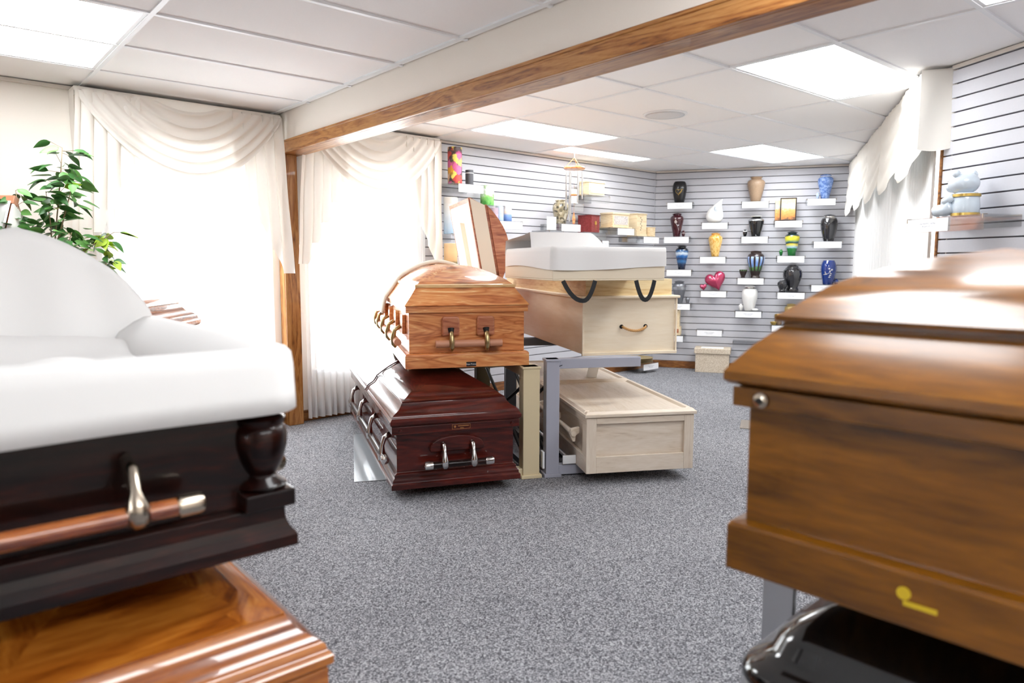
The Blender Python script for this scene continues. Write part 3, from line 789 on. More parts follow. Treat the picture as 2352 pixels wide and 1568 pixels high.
# ---- 1. cedar casket (upper tier, left stack)
def cedar():
    W, L = .71, 1.92
    root = casket('knotty cedar casket with half the lid open, above the dark mahogany casket', (2.049, 3.339, .655), -1, 64.5, W, L,
                  dict(base='cedar', body='cedar', rim='cedar'), BASE_PLAIN, None, half=1.12, open_angle=80)
    skirt = [(.004, .346), (.0, .35), (.04, .402), (.07, .446)]
    molding = [(.066, .446), (.066, .462), (.078, .466)]
    crown = [(.078, .465), (.11, .489), (.146, .510), (.19, .533), (.238, .553), (.30, .569), (.35, .575)]
    h0 = 1.12
    plan_loft(skirt, W, h0, 1, 0).build('lid_skirt', 'cedar', root)
    plan_loft(molding, W, h0, 1, 0).build('lid_moulding', 'cedar_pale', root, bevel=.002)
    plan_loft(crown, W, h0, 1, 0).build('lid_crown', 'cedar', root, smooth='auto', angle=50)
    f = hinge(W, .348, math.radians(80))
    def half_loft(p): return MB().loft([rect(-W/2+i, W/2-i, h0+.004, L-i, z) for i, z in p], False, p is crown)
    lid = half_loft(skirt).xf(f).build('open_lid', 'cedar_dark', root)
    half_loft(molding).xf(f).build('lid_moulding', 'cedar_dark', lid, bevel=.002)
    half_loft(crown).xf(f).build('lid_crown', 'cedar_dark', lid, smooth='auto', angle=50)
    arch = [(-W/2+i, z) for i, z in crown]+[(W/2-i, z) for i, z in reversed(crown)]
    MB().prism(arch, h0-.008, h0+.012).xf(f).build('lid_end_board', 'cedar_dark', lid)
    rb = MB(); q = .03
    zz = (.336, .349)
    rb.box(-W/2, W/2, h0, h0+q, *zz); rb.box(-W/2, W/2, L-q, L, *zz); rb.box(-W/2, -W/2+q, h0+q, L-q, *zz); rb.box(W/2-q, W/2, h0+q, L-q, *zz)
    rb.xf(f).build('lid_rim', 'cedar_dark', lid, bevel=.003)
    # lining: sloped surround and sunk panel
    def ring(i, z): return rect(-W/2+i, W/2-i, h0+i*.8+.01, L-i, z)
    MB().loft([ring(.03, .338), ring(.05, .332), ring(.10, .345), ring(.15, .372)], False, False).xf(f).build('lining_surround', 'cream_cloth', lid, smooth='auto')
    MB().loft([ring(.15, .372), ring(.16, .405), ring(.2, .408)], False, True).xf(f).build('lining_panel', 'cream_cloth', lid, smooth='auto')
    sk = [(-W/2+.006, .348), (-W/2+.07, .446), (W/2-.07, .446), (W/2-.006, .348)]
    MB().prism(sk, h0-.004, h0+.002).xf(f).build('lining_end', 'cream_cloth', lid)
    # bed
    MB().grid(lambda u, v: (-W/2+.04+(W-.08)*u, h0-.05+(L-h0)*v, .30+.05*math.sin(PI*u)**.5+.03*math.sin(PI*v)), 12, 10).build('mattress', 'cream_cloth', root, smooth=True)
    # cloth throw folded over the cut edge of the closed lid
    prof = [(-W/2-.035, .235), (-W/2-.028, .29), (-W/2-.012, .352), (-W/2+.035, .412), (-W/2+.07, .465)]+[(-W/2+i, z+.012) for i, z in crown]+[(W/2-i, z+.012) for i, z in reversed(crown)]+[(W/2-.06, .45), (W/2-.01, .36)]
    def th(u, v):
        k = u*(len(prof)-1); a = int(min(k, len(prof)-2)); t = k-a
        x = prof[a][0]*(1-t)+prof[a+1][0]*t; z = prof[a][1]*(1-t)+prof[a+1][1]*t
        wide = .2 if u < .25 else .09
        return (x-(.012*math.sin(PI*v) if u < .2 else 0), h0-.035-.02*math.sin(u*9)+wide*2*v*(1 if u > .2 else 1.2), z+.014*math.sin(PI*min(1, v*2.2)))
    MB().grid(th, 60, 8).build('throw', 'cream_cloth', root, smooth=True, solid=.018)
    # end handle: two wooden plates, brass arms, dowel
    for s in (-1, 1):
        MB().prism([(s*.1-.05, .18), (s*.1+.05, .18), (s*.1+.05, .27), (s*.1+.044, .288), (s*.1-.044, .288), (s*.1-.05, .27)], -.004, .026).build('handle_plate', 'cedar_dark', root, bevel=.009)
        MB().tube([(s*.1, -.005, .222), (s*.1, -.014, .20)], [.019, .013], 14).build('arm_socket', 'iron', root, smooth='auto')
        MB().tube([(s*.1, -.010, .215), (s*.1, -.024, .19), (s*.1, -.036, .155), (s*.1, -.035, .118), (s*.1, -.028, .098)], [.008, .013, .0155, .014, .007], 14).build('handle_arm', 'brass', root, smooth=True)
    MB().tube([(-.188, -.018, .138), (.188, -.018, .138)], .0205, 18).build('handle_bar', 'dowel', root, smooth='auto')
    # side handles
    for y in (.22, .62, 1.05, 1.45, 1.74):
        MB().prism([(-.05, .18), (.05, .18), (.05, .27), (.044, .288), (-.044, .288), (-.05, .27)], .0, .022).xf(lambda x, yy, z: (-W/2+.025-yy, y+x, z)).build('handle_plate', 'cedar', root, bevel=.004)
        MB().tube([(-W/2-.0, y, .222), (-W/2-.035, y, .20), (-W/2-.045, y, .155), (-W/2-.042, y, .118), (-W/2-.03, y, .098)], [.012, .012, .0155, .014, .007], 12).build('handle_arm', 'brass', root, smooth=True)
    MB().tube([(-W/2-.028, .12, .138), (-W/2-.028, 1.82, .138)], .0205, 16).build('side_handle_bar', 'dowel', root, smooth='auto')
    # maker's label
    lb = MB().box(-.028, .028, -.002, .0, .006, .031).build('maker_label', 'label_black', root); lb.location.x = .015
    tx = bpy.data.curves.new('lettering', 'FONT'); tx.body = 'New Pointe'; tx.size = .0118; tx.align_x = 'CENTER'; tx.extrude = .0002
    tmp = bpy.data.objects.new('lettering_curve', tx); COL.objects.link(tmp); bpy.context.view_layer.update()
    me = bpy.data.meshes.new_from_object(tmp); bpy.data.objects.remove(tmp, do_unlink=True); bpy.data.curves.remove(tx)
    me.materials.clear(); me.materials.append(M['label_white']); to = bpy.data.objects.new('lettering', me); COL.objects.link(to); to.parent = lb
    to.location = (0, -.0028, .0145); to.rotation_euler = (PI/2, 0, 0)
    return root
cedar()

# ---- 2. dark mahogany casket (lower tier, left stack)
def lid_full(root, W, L, skirt, crown, mat_s, mat_c, split=None):
    plan_loft(skirt, W, L).build('lid_skirt', mat_s, root, smooth='auto', angle=35)
    plan_loft(crown, W, L).build('lid_crown', mat_c, root, smooth='auto', angle=45)
def crown_from(i0, z0, apex, i1=.35, p=1.9):
    n = 9; return [(i0-.006, z0-.006), (i0-.006, z0+.004)]+[(i0+(i1-i0)*k/n, z0+.006+(apex-z0-.006)*(1-(1-k/n)**p)) for k in range(n+1)]
OGEE = [(.006, .336), (-.002, .345), (-.003, .362), (.004, .372), (.007, .374), (.010, .386), (.022, .397), (.036, .405), (.05, .414), (.062, .430), (.07, .446)]
def mahogany():
    W, L = .71, 2.0
    root = casket('glossy dark mahogany casket on the lowest tier under the cedar casket', (1.836, 3.141, .06), -1, 68.5, W, L, dict(base='mahog', body='mahog', rim='mahog'), BASE_STEP, None,
                  body_in=.034, body_z=(.088, .292), rim=(.292, .334))
    lid_full(root, W, L, OGEE, crown_from(.078, .448, .57), 'mahog', 'mahog')
    # raised edge where the two lid halves meet
    p = OGEE[2:]+crown_from(.078, .448, .57)
    pr_ = [(-W/2+i-.004, z+.004) for i, z in p]+[(W/2-i+.004, z+.004) for i, z in reversed(p)]
    def strip_(u, v):
        k = u*(len(pr_)-1); a = int(min(k, len(pr_)-2)); t = k-a
        return (pr_[a][0]*(1-t)+pr_[a+1][0]*t, 1.0+.022*(v-.5), pr_[a][1]*(1-t)+pr_[a+1][1]*t)
    MB().grid(strip_, 80, 1).build('lid_joint', 'mahog', root, smooth=True, solid=.006)
    end_bar(root, 'chrome', 'mahog_dk', z=.128, y=-.035, half=.187, arm=.079, y_face=.034)
    n = 14; pts = [(-.145, .185), (-.15, .2)]+[(-.15*math.cos(PI*k/n), .2+.068*math.sin(PI*k/n)**.8) for k in range(1, n)]+[(.15, .2), (.145, .185)]
    MB().prism(pts, .008, .036).build('escutcheon', 'mahog', root, bevel=.005)
    side_bars(root, 'chrome', 'mahog_dk', W, L, z=.128, n=4)
    for s in (-1, 1):
        MB().tube([(s*.305, .006, .313), (s*.305, -.001, .313)], [.009, .007], 12).build('screw', 'mahog', root, smooth='auto')
    fr = MB(); a, b0, b1 = .05, .302, .328
    for q in ((-a, a, b0, b0+.0015), (-a, a, b1-.0015, b1), (-a, -a+.0015, b0, b1), (a-.0015, a, b0, b1)): fr.box(q[0], q[1], .0045, .0062, q[2], q[3])
    fr.box(-.018, .042, .0045, .0062, .3165, .3205); fr.box(-.006, .014, .0045, .0062, .306, .309)
    lb = fr.build('maker_label', 'gold_ink', root); lb.location.x = .02
    MB().tube([(-.034, .0045, .316), (-.034, .0062, .316)], .006, 14).build('emblem', 'gold_ink', lb)
    return root
mahogany()

# ---- 3. birch ply box casket with pine liner (upper tier, right stack)
def ply():
    W, L = .62, 2.0
    l = Vector((math.cos(math.radians(64.3)), math.sin(math.radians(64.3)), 0)); e_ = Vector((l.y, -l.x, 0))
    o = Vector((3.035, 2.947, .694))+e_*W/2
    root = empty('box_casket', o, math.radians(64.3-90), 'plain birch plywood box casket with a rope handle above the washed oak casket', 'casket')
    MB().box(-W/2+.012, W/2-.012, .012, L-.012, 0, .335).build('body', 'ply', root, bevel=.002)
    for x in (-1, 1):
        MB().box(x*W/2-.006-x*.006, x*W/2+.006-x*.006, .0, .012, 0, .335).build('corner_strip', 'ply', root, bevel=.003)
    MB().box(-W/2-.012, W/2+.012, -.012, L+.012, .335, .352).build('top_lip', 'ply', root, bevel=.005)
    MB().box(-W/2, W/2, -.003, .012, -.006, .012).build('bottom_strip', 'ply', root, bevel=.002)
    m = MB(); i = .028; z0, z1 = .352, .452
    m.box(-W/2+i, W/2-i, i, i+.02, z0, z1); m.build('pine_board', 'pine', root, bevel=.002)
    MB().box(-W/2+i, W/2-i, L-i-.02, L-i, z0, z1).build('pine_board', 'pine', root)
    for x in (-1, 1):
        MB().box(min(x*(W/2-i), x*(W/2-i-.02)), max(x*(W/2-i), x*(W/2-i-.02)), i+.02, L-i-.02, z0, z1).build('pine_board', 'pine', root)
    # rope handle
    for s in (-1, 1):
        MB().tube([(.02+s*.078, .004, .165), (.02+s*.078, .001, .165)], .013, 14).build('rope_hole', 'iron', root)
    n = 26
    for ph in (0, PI*2/3, PI*4/3):
        path = []
        for k in range(n+1):
            u = k/n*2-1; a = k*1.15+ph
            path.append((.02+u*.078, -.006-.022*math.sqrt(max(0, 1-u*u))+.0045*math.cos(a), .165-.024*(1-u*u)+.0045*math.sin(a)))
        MB().tube(path, .0048, 6).build('rope_strand', 'rope', root, smooth=True)
    # tray: cardboard insert with white lining, skewed and overhanging
    Wt, Lt, at = .66, .82, 68.0
    l = Vector((math.cos(math.radians(at)), math.sin(math.radians(at)), 0)); e_ = Vector((l.y, -l.x, 0))
    o = Vector((2.555, 2.700, 1.148))+e_*Wt/2
    tr_ = empty('lined_tray', o, math.radians(at-90), 'kraft tray with white lining and black straps lying on the plywood box casket', 'tray')
    m = MB(); h_ = .155; t_ = .008
    m.box(-Wt/2, Wt/2, 0, Lt, 0, .008); m.box(-Wt/2, Wt/2, 0, t_, .008, h_); m.box(-Wt/2, Wt/2, Lt-t_, Lt, .008, h_)
    m.box(-Wt/2, -Wt/2+t_, t_, Lt-t_, .008, h_); m.box(Wt/2-t_, Wt/2, t_, Lt-t_, .008, h_)
    m.build('board_shell', 'card', tr_, bevel=.003)
    # cloth hanging over near end and left side
    def over(u, v):
        # path along left side (far->near) then near end ; v from inside over the top down the outside
        d = u*(.78+Wt)
        low = .066+.012*math.sin(u*7.0+.4)
        if d < .78: x, y, nx, ny = -Wt/2, .78-d, -1, 0
        else: x, y, nx, ny = -Wt/2+(d-.78), 0, 0, -1
        pr_ = [(-.07, h_-.02), (-.04, h_+.012), (0, h_+.024), (.008, h_+.016), (.011, h_-.02), (.011, (h_+low)/2), (.011, low)]
        k = v*(len(pr_)-1); a = int(min(k, len(pr_)-2)); t = k-a
        of = pr_[a][0]*(1-t)+pr_[a+1][0]*t; z = pr_[a][1]*(1-t)+pr_[a+1][1]*t
        return (x+nx*of, y+ny*of+(.004*math.sin(u*30)*v if d > .78 else 0), z)
    MB().grid(over, 80, 12).build('lining_apron', 'white_cloth', tr_, smooth='auto', angle=60)
    MB().grid(lambda u, v: (Wt/2-.04-.02*u+.0, 0+.80*v, h_-.02+.03*math.sin(PI*u)), 3, 12).build('lining_side', 'white_cloth', tr_, smooth=True, solid=.01)
    # raised pillow end
    def pil(u, v):
        x = -Wt/2-.004+(Wt*.72)*u; y = .32+.46*v
        hgt = .125*(min(1, (1-u)*4.5)**.5)*(1-.35*v)
        return (x+.01*math.sin(v*5), y-.03*math.sin(PI*u), h_-.01+hgt*min(1, .05+v*14) if v < 1 else h_-.01)
    MB().grid(pil, 30, 24).build('pillow', 'white_cloth', tr_, smooth='auto', angle=70)
    MB().grid(lambda u, v: (-Wt/2+.02+(Wt-.04)*u, .03+.76*v, h_-.03), 4, 6).build('mattress', 'white_cloth', tr_)
    # straps
    for xs, sk in ((.07, .05), (.46, -.01)):
        x0 = -Wt/2+xs; p = []
        for k in range(13):
            u = k/12*2-1
            p.append((x0+.075+sk*.4+u*.062+sk*(abs(u))*(-1 if u < 0 else .2), -.012-.01*(1-u*u), .0-.105*(1-abs(u)**2.2)))
        m = MB(); q = .019
        vs = []; 
        for (x, y, z) in p: vs += [(x, y-.0, z), (x, y+q*1.8, z+.0)]
        m.add(vs, [(2*k, 2*k+1, 2*k+3, 2*k+2) for k in range(12)])
        # face the strap outwards
        m2 = MB(); vs = []
        for k, (x, y, z) in enumerate(p):
            a = p[max(k-1, 0)]; b = p[min(k+1, 12)]; d = Vector((b[0]-a[0], 0, b[2]-a[2])).normalized(); nrm = Vector((-d.z, 0, d.x))
            c = Vector((x, y, z)); vs += [tuple(c+nrm*q*.62), tuple(c-nrm*q*.62)]
        m2.add(vs, [(2*k, 2*k+1, 2*k+3, 2*k+2) for k in range(12)])
        m2.build('strap', 'strap', tr_, solid=.003)
    return root
ply()

# ---- 4. washed oak casket, flat panelled lids (lower tier, right stack)
def washed():
    W, L = .64, 2.1; at = 61.2
    l = Vector((math.cos(math.radians(at)), math.sin(math.radians(at)), 0)); e_ = Vector((l.y, -l.x, 0))
    o = Vector((2.81, 2.686, .068))+e_*W/2
    root = empty('flat_casket', o, math.radians(at-90), 'pale washed oak casket with flat panelled lids on the lowest tier', 'casket')
    H = .315; s = .058; t = .02
    MB().box(-W/2+.022, W/2-.022, .022, L-.022, .01, H-.002).build('panel_core', 'washed', root)
    for x in (-1, 1):
        for y in (0, L-t):
            MB().box(min(x*W/2, x*(W/2-s)), max(x*W/2, x*(W/2-s)), y, y+t, 0, H).build('stile', 'washed_v', root, bevel=.002)
    for y in (0, L-t):
        MB().box(-W/2+s, W/2-s, y, y+t-.001, 0, .095).build('rail', 'washed', root, bevel=.003)
        MB().box(-W/2+s, W/2-s, y, y+t-.001, H-.035, H).build('rail', 'washed', root, bevel=.003)
    for x in (-1, 1):
        a, b = min(x*W/2, x*(W/2-t)), max(x*W/2, x*(W/2-t))
        MB().box(a, b, t, L-t, 0, .095).build('rail', 'washed', root, bevel=.003)
        MB().box(a, b, t, L-t, H-.035, H).build('rail', 'washed', root, bevel=.003)
        for y in (t, L/2-s/2, L-t-s):
            MB().box(a, b, y, y+s, .095, H-.035).build('stile', 'washed_v', root, bevel=.002)
    # two lids with raised frames
    o_ = .012; f = .045
    for y0, y1 in ((-o_, L/2-.003), (L/2+.003, L+o_)):
        lid = MB().box(-W/2-o_, W/2+o_, y0, y1, H+.004, H+.024).build('lid', 'washed', root, bevel=.004)
        xs0, xs1 = -W/2-o_+.006, W/2+o_-.006
        for a in ((xs0, xs1, y0+.006, y0+.006+f), (xs0, xs1, y1-.006-f*.6, y1-.006), (xs0, xs0+f, y0+.006+f, y1-.006-f*.6), (xs1-f, xs1, y0+.006+f, y1-.006-f*.6)):
            MB().loft([rect(a[0], a[1], a[2], a[3], H+.024), rect(a[0]+.012, a[1]-.012, a[2]+.012, a[3]-.012, H+.036)]).build('lid_frame', 'washed', lid)
    # handle on the side
    yb = (.13, 1.0)
    MB().tube([(-W/2-.035, yb[0], .2), (-W/2-.035, yb[1], .2)], .016, 12).build('side_handle_bar', 'washed', root, smooth='auto')
    for y in (yb[0]+.03, (yb[0]+yb[1])/2, yb[1]-.03):
        MB().prism([(0, .235), (-.052, .225), (-.056, .19), (-.04, .15), (-.025, .15), (-.022, .185), (0, .2)], y-.014, y+.014).xf(lambda x, yy, z: (-W/2+.004+x, yy, z)).build('handle_bracket', 'washed', root, bevel=.004)
    # price card standing on the far lid
    tc = empty('tent_card', root.matrix_basis @ Vector((.10, 1.22, H+.0255)), root.rotation_euler[2], 'small white card standing upright on the flat washed oak casket', 'card')
    MB().add([(-.045, 0, 0), (.035, -.0, 0), (.05, -.02, .10), (-.03, -.02, .10), (-.03, .06, .0), (.05, .06, .0)], [(0, 1, 2, 3), (0, 1, 5, 4)]).build('folded_card', 'paper', tc, solid=.002)
    return root
washed()

# ---- 5. foreground left: dark casket with white lining (upper) and honey casket (lower)
def lined_casket():
    W, L = .71, 1.75; vA = 1.12
    root = casket('dark casket with white lining folded over its end above the honey coloured casket', (.59, 1.396, .648), 1, 90, W, L,
                  dict(base='mahog_dk', body='mahog_dk', rim='mahog_dk'), BASE_OGEE, None, half=1., open_angle=90, body_in=.045, body_z=(.09, .318), rim=(.318, .345))
    prof = [(.004, .346), (-.004, .352), (-.004, .372), (.0, .40), (.012, .437), (.04, .48), (.069, .519), (.116, .567), (.173, .607), (.229, .64), (.285, .665), (.35, .683)]
    MB().loft([rect(-W/2+i, W/2-i, vA, L-i*.6, z) for i, z in prof]).build('closed_lid', 'mahog_dk', root, smooth='auto', angle=40)
    xs = [(-W/2+i, z) for i, z in prof]; xs = xs+[(-x, z) for x, z in reversed(xs)]
    def top(x):
        for a, b in zip(xs, xs[1:]):
            if a[0] <= x <= b[0] and b[0] > a[0]: return a[1]+(b[1]-a[1])*(x-a[0])/(b[0]-a[0])
        return .36
    def panel(u, v):
        x = -W/2+.002+(W-.004)*u; zt = top(x)+.008
        return (x, vA-.012-.012*math.sin(u*21+.6)*v*(1-v)*3-.02*(1-v), .33+(zt-.33)*v)
    MB().grid(panel, 60, 10).build('foot_panel', 'white_cloth', root, smooth=True, solid=.006)
    fabric_rim(W, L, .345, 0., vA-.01, top=.072, out=.012, low=-.055, seed=2, wav=.0015).build('overlay', 'white_cloth', root, smooth=True, solid=.006)
    def bed(u, v):
        x = -W/2+.10+(W-.2)*u; y = .10+(vA-.12)*v
        g = lambda cx, cy, rx, ry: math.exp(-(((x-cx)/rx)**2+((y-cy)/ry)**2))
        z = .30+.085*g(-.02, .30, .20, .16)+.05*g(.14, .62, .2, .2)+.10*g(-.1, 1.0, .4, .16)+.02*math.sin(x*12+y*5)*.5
        return (x, y, z)
    MB().grid(bed, 30, 40).build('pillow_bed', 'white_cloth', root, smooth=True)
    # open head lid standing along the far long side
    f = hinge(W, .348, math.radians(97)); mir = lambda x, y, z: (-x, y, z)
    lid = MB().loft([rect(-W/2+i, W/2-i, i*.6, vA-.01, z) for i, z in prof], False, True).xf(f).xf(mir).build('open_lid', 'mahog_dk', root, smooth='auto', angle=40)
    ring = lambda i, z: rect(-W/2+i, W/2-i, .01+i, vA-.02-i, z)
    MB().loft([ring(.02, .338), ring(.05, .33), ring(.1, .345), ring(.15, .37)], False, True).xf(f).xf(mir).build('lid_lining', 'white_cloth', lid, smooth='auto')
    # corner urn posts on plinths
    pu = [(.012, 0), (.046, .0), (.05, .008), (.046, .014), (.032, .022), (.028, .03), (.034, .04), (.045, .062), (.052, .09), (.053, .115), (.05, .128), (.045, .134), (.049, .14), (.05, .148), (.04, .156), (.03, .165), (.001, .166)]
    for x, y in ((W/2-.055, .05), (-W/2+.055, .05), (W/2-.055, L-.05), (-W/2+.055, L-.05)):
        MB().lathe(pu, 28, (x, y, .124)).build('corner_urn', 'mahog_dk', root, smooth='auto', angle=35)
        MB().box(x-.052, x+.052, y-.05, y+.05, .088, .124).build('plinth', 'mahog_dk', root, bevel=.004)
    end_bar(root, 'nickel', 'walnut', z=.146, y=-.035, half=.255, arm=.145, y_face=.045, top=.232, shift=-.10)
    side_bars(root, 'nickel', 'honey', W, L, z=.146, n=4, sides=(1,))
    return root
lined_casket()
def honey():
    W, L = .71, 1.78
    root = casket('glossy honey coloured casket with closed lid on the lower tier under the white lined casket', (.632, 1.338, .05), 1, 90, W, L, dict(base='honey', body='honey', rim='honey'), BASE_OGEE, None, body_in=.034, body_z=(.088, .292), rim=(.292, .334))
    lid_full(root, W, L, OGEE, crown_from(.078, .448, .56), 'honey', 'honey')
    end_bar(root, 'nickel', 'honey', z=.128, y=-.035, half=.187, arm=.079, y_face=.034)
    side_bars(root, 'nickel', 'honey', W, L, z=.128, n=4, sides=(1,))
honey()

# ---- 6. foreground right: oak casket (upper) and black casket (lower)
def oak():
    W, L = .71, 2.05
    root = casket('oak casket with closed panelled lid standing above the black casket', (1.19, .757, .645), -1, 4, W, L, dict(base='oakc', body='oakc', rim='oakc'),
                  [(.0, 0), (.0, .088), (.004, .095), (.026, .099)], None, body_in=.026, body_z=(.097, .324), rim=(.324, .362), rim_in=.002)
    skirt = [(.012, .363), (-.004, .368), (-.011, .375), (-.011, .391), (-.006, .398), (.027, .440), (.064, .476)]
    crown = [(.066, .476), (.068, .484), (.056, .488), (.055, .497), (.066, .504), (.095, .528), (.128, .555), (.16, .572), (.191, .585), (.264, .608), (.355, .625)]
    plan_loft(skirt, W, L).build('lid_skirt', 'oakc', root, smooth='auto', angle=35)
    plan_loft(crown, W, L).build('lid_crown', 'oakc', root, smooth='auto', angle=40)
    for s in (-1, 1):
        kn = MB().tube([(s*(W/2-.062), .003, .342), (s*(W/2-.062), -.006, .342), (s*(W/2-.062), -.009, .342)], [.015, .0145, .008], 18).build('lock_knob', 'nickel', root, smooth='auto')
        MB().tube([(s*(W/2-.062), -.0085, .342), (s*(W/2-.062), -.0105, .342)], .006, 12).build('key_hole', 'iron', kn)
    lb = MB().tube([(0, -.0005, .058), (0, -.0025, .058)], .011, 16)
    lb.box(.0, .05, -.0025, -.0005, .038, .046)
    lb.build('yellow_mark', 'yellow_mark', root).location.x = -.035
    return root
oak()
def rrect(W, L, i, z, rad, n=8):
    x0, x1, y0, y1 = -W/2+i, W/2-i, i, L-i; r = max(rad-i*.4, .02); out = []
    for cx, cy, a0 in ((x1-r, y0+r, -PI/2), (x1-r, y1-r, 0), (x0+r, y1-r, PI/2), (x0+r, y0+r, PI)):
        out += [(cx+r*math.cos(a0+PI/2*k/n), cy+r*math.sin(a0+PI/2*k/n), z) for k in range(n+1)]
    return out
def black():
    W, L = .70, 2.05; ang = 4
    l = Vector((math.cos(math.radians(ang)), math.sin(math.radians(ang)), 0)); e_ = Vector((l.y, -l.x, 0))
    o = Vector((1.215, .765, .05))+e_*W/2
    root = empty('metal_casket', o, math.radians(ang-90), 'black lacquered metal casket with rounded corners under the oak casket', 'casket')
    R = lambda prof: MB().loft([rrect(W, L, i, z, .09) for i, z in prof])
    R([(.0, 0), (.0, .05), (.012, .07), (.03, .09)]).build('base_moulding', 'black', root, smooth='auto')
    R([(.035, .09), (.03, .2), (.035, .30)]).build('body', 'black', root, smooth='auto')
    R([(.02, .30), (.004, .312), (.0, .325), (.006, .34), (.02, .345)]).build('rim', 'steel', root, smooth='auto')
    R([(.014, .346), (.0, .356), (.0, .37), (.012, .386), (.03, .395), (.05, .415), (.06, .44), (.09, .47), (.14, .5), (.22, .525), (.34, .54)]).build('lid', 'black', root, smooth='auto', angle=50)
    end_bar(root, 'chrome', 'steel', z=.15, y=-.03, half=.18, arm=.08, y_face=.034)
    side_bars(root, 'chrome', 'steel', W, L, z=.15, n=4, sides=(-1,))
black()

# ---- 7. casket at the window, lid half open
def window_casket():
    W, L = .71, 1.72; h0 = 1.04
    root = casket('red walnut casket in front of the window with half its lid open', (1.10, 3.741, .592), 1, 143, W, L, dict(base='walnut', body='walnut', rim='walnut'), BASE_STEP, None, half=1., open_angle=85,
                  body_in=.034, body_z=(.088, .292), rim=(.292, .334))
    cr = crown_from(.078, .448, .57)
    MB().loft([rect(-W/2+i, W/2-i, i, h0, z) for i, z in OGEE]).build('lid_skirt', 'walnut', root, smooth='auto', angle=35)
    MB().loft([rect(-W/2+i, W/2-i, i, h0, z) for i, z in cr]).build('lid_crown', 'walnut', root, smooth='auto', angle=45)
    f = hinge(W, .345, math.radians(115))
    lid = MB().loft([rect(-W/2+i, W/2-i, h0+.01, L-i, z) for i, z in OGEE], False, False).xf(f).build('open_lid', 'walnut', root, smooth='auto', angle=35)
    MB().loft([rect(-W/2+i, W/2-i, h0+.01, L-i, z) for i, z in cr], False, True).xf(f).build('lid_crown', 'walnut', lid, smooth='auto', angle=45)
    ring = lambda i, z: rect(-W/2+i, W/2-i, h0+.004+i*.2, L-i, z)
    MB().loft([ring(.03, .33), ring(.06, .322), ring(.1, .34), ring(.15, .37)], False, True).xf(f).build('lid_lining', 'white_cloth', lid, smooth='auto')
    rb = MB(); q = .045; zz = (.33, .372)
    rb.box(-W/2-.004, -W/2+q, h0-.004, L, *zz); rb.xf(f).build('lid_edge', 'lit_walnut', lid, bevel=.004)
    sk = [(-W/2+.045, .335), (-W/2+.075, .446), (0, .56), (W/2-.07, .446), (W/2-.006, .348)]
    MB().prism(sk, h0-.006, h0+.006).xf(f).build('lid_end_lining', 'white_cloth', lid)
    MB().grid(lambda u, v: (-W/2+.04+(W-.08)*u, h0-.04+(L-h0-.02)*v, .31+.05*math.sin(PI*u)**.5+.04*math.sin(PI*v)), 10, 10).build('mattress', 'white_cloth', root, smooth=True)
    end_bar(root, 'chrome', 'walnut', z=.128, y=-.035, half=.187, arm=.079, y_face=.034)
window_casket()

# ------------------------------------------------------------------ display racks
def rack(label, near, ang, arm_dir, arm_len, span, tiers, post, h_, paint, far_paint=None, brace=True, arm_back=0.):
    root = empty('display_rack', (near[0], near[1], 0), math.radians(ang-90), label, 'rack', 'two-tier steel display racks')
    a, b = post[0]/2, post[1]/2
    for k, y in enumerate((0, span)):
        p = paint if k == 0 else (far_paint or paint)
        if k == 0 and arm_back: MB().box(-a, a, b, arm_back+b, h_-.06, h_-.004).build('top_rail', p, root, bevel=.003)
        po_ = MB().box(-a, a, y-b, y+b, .012, h_).build('post', p, root, bevel=.004)
        MB().box(-a-.012, a+.012, y-b-.012, y+b+.012, .0, .02).build('foot_plate', p, po_, bevel=.003)
        MB().box(-a-.006, a+.006, y-b-.006, y+b+.006, h_-.012, h_).build('post_cap', p, po_, bevel=.002)
        for z in tiers:
            x0, x1 = sorted((arm_dir*a, arm_dir*(a+arm_len)))
            ya = y+(arm_back if k == 0 and z > .3 else 0)
            MB().box(x0, x1, ya-b*.75, ya+b*.75, max(z-.06, .004), z-.002).build('support_arm', p, root, bevel=.004)
    MB().box(-.015, .015, b, span-b, .03, .065).build('floor_rail', 'dgrey_paint', root)
    if brace:
        for z0, z1 in ((.10, .56), (.56, .10)):
            MB().tube([(-.012 if z0 < z1 else .012, b+.005, z0), (-.012 if z0 < z1 else .012, span-b-.005, z1)], .011, 8).build('brace_rod', 'iron', root)
    return root
rack('beige steel rack holding up the cedar casket', (2.69, 3.03), 66, -1, .60, 1.15, (.06, .655), (.10, .085), .652, 'beige_paint', 'olive_paint', arm_back=.4)
gr = rack('grey steel rack holding up the plywood box casket', (2.800, 2.962), 62, 1, .50, 1.15, (.068, .694), (.078, .075), .692, 'grey_paint', 'dgrey_paint')
MB().box(.06, .14, -.046, -.034, .075, .125).build('roller_bracket', 'tbar', gr, bevel=.003)
MB().tube([(.10, -.04, .1), (.10, .9, .1)], .012, 8).build('slide_rail', 'steel', gr)
MB().box(-.058, -.045, -.03, .02, .05, .15).build('roller_bracket', 'tbar', gr, bevel=.003)
MB().box(.035, .053, -.0405, -.039, .652, .656).xf(lambda x, y, z: (x, y, z+(x-.044)*.3)).build('ink_mark', 'iron', gr)
rack('steel rack carrying the white lined casket and the honey casket', (-.19, 1.75), 90, 1, .66, 1.2, (.05, .648), (.09, .09), .64, 'steel')
rack('steel rack carrying the oak casket and the black casket', (1.80, .97), 4, 1, .70, 1.1, (.05, .645), (.09, .02), .641, 'steel', brace=False)
rack('steel rack under the walnut casket at the window', (.03, 3.45), 143, 1, .55, 1.2, (.592,), (.08, .08), .588, 'grey_paint')

